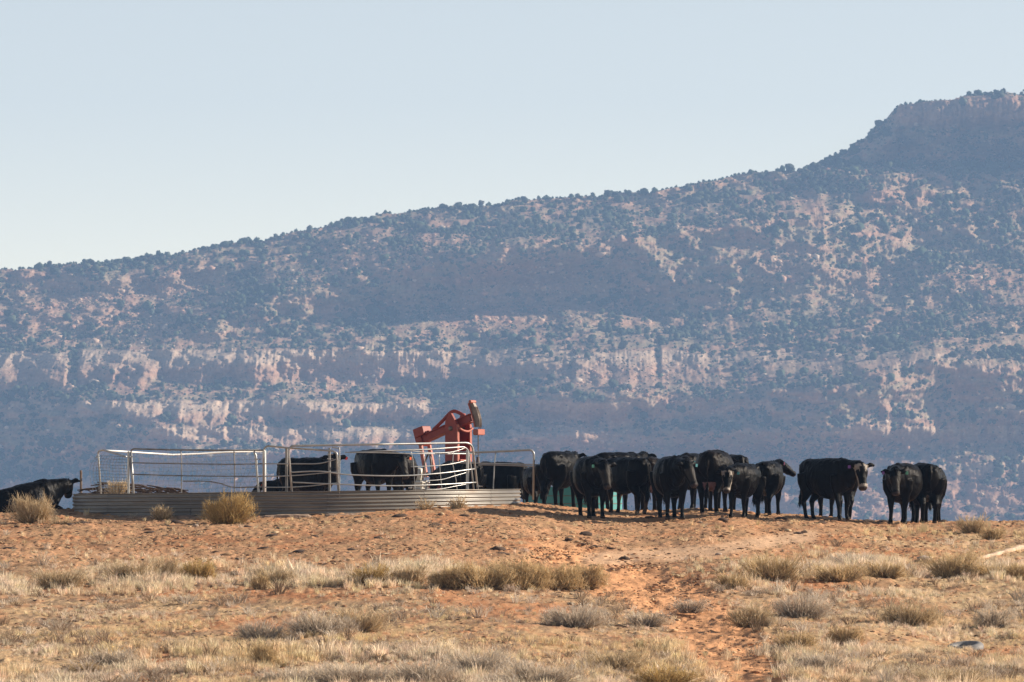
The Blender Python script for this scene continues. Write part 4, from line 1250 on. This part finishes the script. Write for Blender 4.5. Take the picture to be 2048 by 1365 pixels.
    br_ = fbm(co[:, 0]*3+seed*3, co[:, 2]*3+co[:, 1]*2, 3, 480)
    c = c*(1+ (br_[:, None]-.5)*.8*np.array([1.3, 1.0, .8]))
    if dirt > 0:
        lo = sstep(.62, .2, co[:, 2])*sstep(.4, .6, fbm(co[:, 0]*7, co[:, 2]*6, 3, 482)+.1)
        c = c*(1-lo[:, None]*dirt) + np.array([.16, .095, .055])*lo[:, None]*dirt
    if udder:
        ud = (np.hypot(co[:, 0]+.48, co[:, 1]*1.2) < .2)*(co[:, 2] < .66)*(co[:, 2] > .4)
        c[ud.astype(bool)] = (.20, .10, .085)
    nose = inh*sstep(.455, .48, ha); c = c*(1-nose[:, None]) + np.array([.035, .028, .027])*nose[:, None]
    if face == 'ring':
        ring = inh*(hup > -.03)*(1-sstep(.062, .088, np.hypot(hsd*1.0, (ha-.15)*.42)))*0
        edge = inh*sstep(.052, .066, np.abs(hsd))*(ha > -.02)*(ha < .14)*(hup > -.02)
        forehead = inh*(ha > -.04)*(ha < .03)*(hup > .02)*(np.abs(hsd) > .025)
        muz = inh*(ha > .41)*(ha < .475)
        cheek = inh*(ha > .1)*(ha < .42)*(np.abs(hsd) > .05)*(hup < .015)*(hup > -.06)
        wm = np.clip(edge+forehead+muz+cheek*.9, 0, 1)*(1-nose)
        eyep = inh*(np.hypot(ha-.115, (np.abs(hsd)-.10)) < .03)
        wm = wm*(1-eyep)
        c = c*(1-wm[:, None]) + np.array([.26, .23, .20])*wm[:, None]
    if face == 'grey':
        gm = inh*(ha > .12)*(ha < .42)*(hup > .0)*.55; c = c*(1-gm[:, None]) + np.array([.04, .036, .032])*gm[:, None]
    hoof = (co[:, 2] < .05)*(not lying); c[hoof.astype(bool)] = (.05, .04, .032)
    me.vertices.foreach_set('co', co2.astype(np.float32).ravel())
    ca = me.color_attributes.new('tint', 'FLOAT_COLOR', 'POINT'); c4 = np.ones((nv, 4), dtype=np.float32); c4[:, :3] = c; ca.data.foreach_set('color', c4.ravel())
    me.materials.clear(); me.materials.append(M_hide); me.update()
    body = bpy.data.objects.new('body', me); link(body, root); root.scale = (s, s, s)
    # eyes, ear tags, tail switch, forelock
    for q in (-1, 1):
        MB().ell(h0+RM @ Vector((.115, q*.117, .035)), (.024, .018, .022)).build('eye', M_eye, root, smooth=True)
    for (q, colr) in tags:
        e1, e2 = ears[0 if q < 0 else 1]; c0 = e1*.55+e2*.45
        mm = MB(); T = Matrix((hs, -hd*0+Vector((0, 0, 1)).cross(hs).normalized(), Vector((0, 0, 1)))).transposed()
        fr = c0+hd*.0-Vector((0, 0, .055))+RM @ Vector((.0, 0, .045))
        mm.box(fr, (.058, .010, .068), T, .004).build('ear_tag', M_tag[colr], root)
    if not lying:
        V = []; Fc = []; base = tp[-3]
        for k in range(70):
            a = r.uniform(0, 2*PI); o = Vector((math.cos(a), math.sin(a), 0))*r.uniform(0, .03); st = tp[-3].lerp(tp[-1], r.uniform(0, 1))
            en_ = st + Vector((r.normal()*.03, r.normal()*.035, -r.uniform(.14, .30))); sd = Vector((math.cos(a+1), math.sin(a+1), 0))*.010
            i = len(V); mid = (st+en_)/2+o*1.2; V += [st+o-sd, st+o+sd, mid-sd, mid+sd, en_]; Fc += [(i, i+1, i+3), (i, i+3, i+2), (i+2, i+3, i+4)]
        mesh_np('tail_switch', V, np.array(Fc), M_hide, root, col=np.tile(np.array(tint)*1.3, (len(V), 1)))
    V = []; Fc = []
    for k in range(60):
        q = r.uniform(-1, 1); st = h0+RM @ Vector((r.uniform(-.09, .03), q*.07, .085+r.uniform(0, .03)*(1-abs(q)))); dd = (hu*.7+hd*r.uniform(-.2, .6)+hs*r.normal()*.4).normalized()
        sd = hs*.008; i = len(V); V += [st-sd, st+sd, st+dd*r.uniform(.03, .07)]; Fc.append((i, i+1, i+2))
    mesh_np('forelock', V, np.array(Fc), M_hide, root, col=np.tile(np.array(tint)*1.2, (len(V), 1)))
    return root

BR = (.009, .006, .004)
cw = cow(60, 'black cow lying behind the straw bush at the far left', Y=150.5, heading=20, s=1.0, neck=(6, 6), head=(78, -30), lying=True, seed=1, face='grey', zoff=-.19, belly=1.1)
cw.rotation_euler = (0, math.radians(-13), math.radians(20))
cow(618, 'black cow with a red tag standing behind the arched panel with its head raised', Y=163.0, heading=-24, s=1.03, neck=(-52, 36), head=(-64, -38), seed=2, tags=((1, 'red'),), face='grey', belly=1.05)
cow(584, 'black calf at the left of the red tagged cow, only its head showing', Y=165.5, heading=178, s=.72, neck=(0, 10), head=(5, -40), seed=3, tags=((1, 'red'),), cat='calf')
cow(750, 'black cow with an orange ear tag seen through the pen left of the pump jack', Y=157.0, heading=-60, s=.95, neck=(20, 8), head=(6, -62), seed=4, tags=((1, 'orange'),), face='grey', belly=1.15)
cow(807, 'brownish cow seen end on just right of the orange tagged cow', Y=160.0, heading=88, s=.94, neck=(0, -5), head=(0, -60), seed=5, tint=BR)
cow(921, 'black cow behind the curved inner panel at the foot of the pump jack', Y=166.0, heading=128, s=.98, neck=(0, -10), head=(-20, -55), seed=6)
cow(1000, 'dusty black cow with lowered head behind the right end of the tank', Y=166.5, heading=146, s=1.0, neck=(0, -18), head=(0, -65), seed=7, tint=(.005, .0045, .004))
cow(1070, 'small black cow standing just right of the tank with its head down', Y=161.0, heading=104, s=.78, neck=(0, -30), head=(0, -60), seed=8)
cow(1120, 'black cow with raised head directly left of the cow with one green ear tag', Y=155.6, heading=66, s=.98, neck=(8, 22), head=(14, -40), seed=9, belly=1.1)
cow(1184, 'big black cow facing the camera at the front of the herd, small green ear tag', feet=1037, heading=-80, s=1.0, neck=(8, 10), head=(10, -64), legs=(.04, -.05, .02, -.06), seed=10, tags=((-1, 'green'),), face='grey', belly=1.22)
cow(1238, 'tallest black cow at the back, with an ear raised above the herd', Y=157.0, heading=52, s=1.08, neck=(10, 24), head=(20, -30), seed=11, belly=1.1)
cow(1252, 'black cow turned away in front of the turquoise tank, purple tag on its ear', feet=1029, heading=128, s=.93, neck=(20, 4), head=(30, -55), legs=(.05, -.08, .05, -.06), seed=12, tags=((1, 'purple'),), dirt=.5)
cow(1301, 'brownish cow with a reddish udder behind two front cows', Y=153.5, heading=84, s=.92, neck=(0, 0), head=(0, -50), seed=13, tint=(.011, .007, .005), udder=True)
cow(1343, 'black cow facing the camera with its head turned to a teal tag', feet=1040, heading=-82, s=1.02, neck=(18, 12), head=(30, -55), legs=(-.04, .05, -.02, .06), seed=14, tags=((1, 'teal'),), face='grey', belly=1.15)
cow(1384, 'black cow with a teal tag and pale nose squeezed between two larger cows', Y=153.2, heading=-110, s=.95, neck=(20, 8), head=(50, -50), seed=15, tags=((1, 'teal'),), face='grey')
cow(1428, 'brown tinged cow seen from behind with a pinkish udder', feet=1026, heading=78, s=1.03, neck=(0, 5), head=(10, -50), legs=(.05, -.05, .03, -.05), seed=16, tint=(.007, .0048, .0036), udder=True, belly=1.22)
cow(1462, 'black cow whose back shows above the white faced cow', Y=154.5, heading=108, s=.98, neck=(0, 5), head=(0, -50), seed=17)
cow(1487, 'smaller black cow with a white ringed face and a teal tag looking at the camera', feet=1037, heading=-112, s=.88, neck=(-4, 6), head=(14, -60), legs=(.03, -.04, .03, -.03), seed=18, tags=((1, 'teal'),), face='ring')
cow(1537, 'black cow seen from behind with its head turned right, pink tag', feet=1031, heading=76, s=.89, neck=(-8, 30), head=(-48, -28), legs=(.0, .05, -.05, .04), seed=19, tags=((-1, 'pink'),))
cow(1657, 'black cow standing side on with a white ringed face, purple tag', feet=1043, heading=-48, s=1.02, neck=(-6, 14), head=(-30, -64), legs=(.06, -.04, .05, -.05), seed=20, tags=((-1, 'purple'),), face='ring', belly=1.15, tail=-.05)
cow(1668, 'black cow mostly hidden behind the side on white faced cow, only legs and back showing', Y=154.0, heading=112, s=.99, neck=(0, -5), head=(0, -50), legs=(.06, -.04, .05, -.05), seed=21)
cow(1806, 'black cow facing the camera at the right with ears spread, green and purple tags', feet=1049, heading=-108, s=1.0, neck=(10, 10), head=(22, -62), legs=(.05, -.03, .0, -.08), seed=22, tags=((1, 'green'), (-1, 'purple')), face='grey', belly=1.25)
cow(1847, 'rightmost black cow seen from behind beside the cow with spread ears', feet=1046, heading=98, s=.99, neck=(0, -5), head=(0, -55), legs=(.05, -.05, .05, -.04), seed=23, belly=1.05)
cow(1863, 'black cow half hidden at the far right end of the herd', Y=152.0, heading=84, s=.95, neck=(0, -5), head=(0, -55), legs=(.05, -.05, .05, -.04), seed=24, belly=1.05)
# ---------------------------------------------------------------- haze
mh = bpy.data.materials.new('haze_air'); mh.use_nodes = True
nt = mh.node_tree; nt.nodes.clear()
out = nt.nodes.new('ShaderNodeOutputMaterial'); vol = nt.nodes.new('ShaderNodeVolumePrincipled')
vol.inputs['Density'].default_value = 0.00014
vol.inputs['Color'].default_value = (.325, .545, .95, 1)
vol.inputs['Anisotropy'].default_value = 0.0
nt.links.new(vol.outputs[0], out.inputs['Volume'])
b = MB().box((0, 2250, 92.5), (2600, 4800, 345))
tag(b.build('haze', mh), 'thin blue haze filling the air towards the mesa', 'haze', kind='stuff')
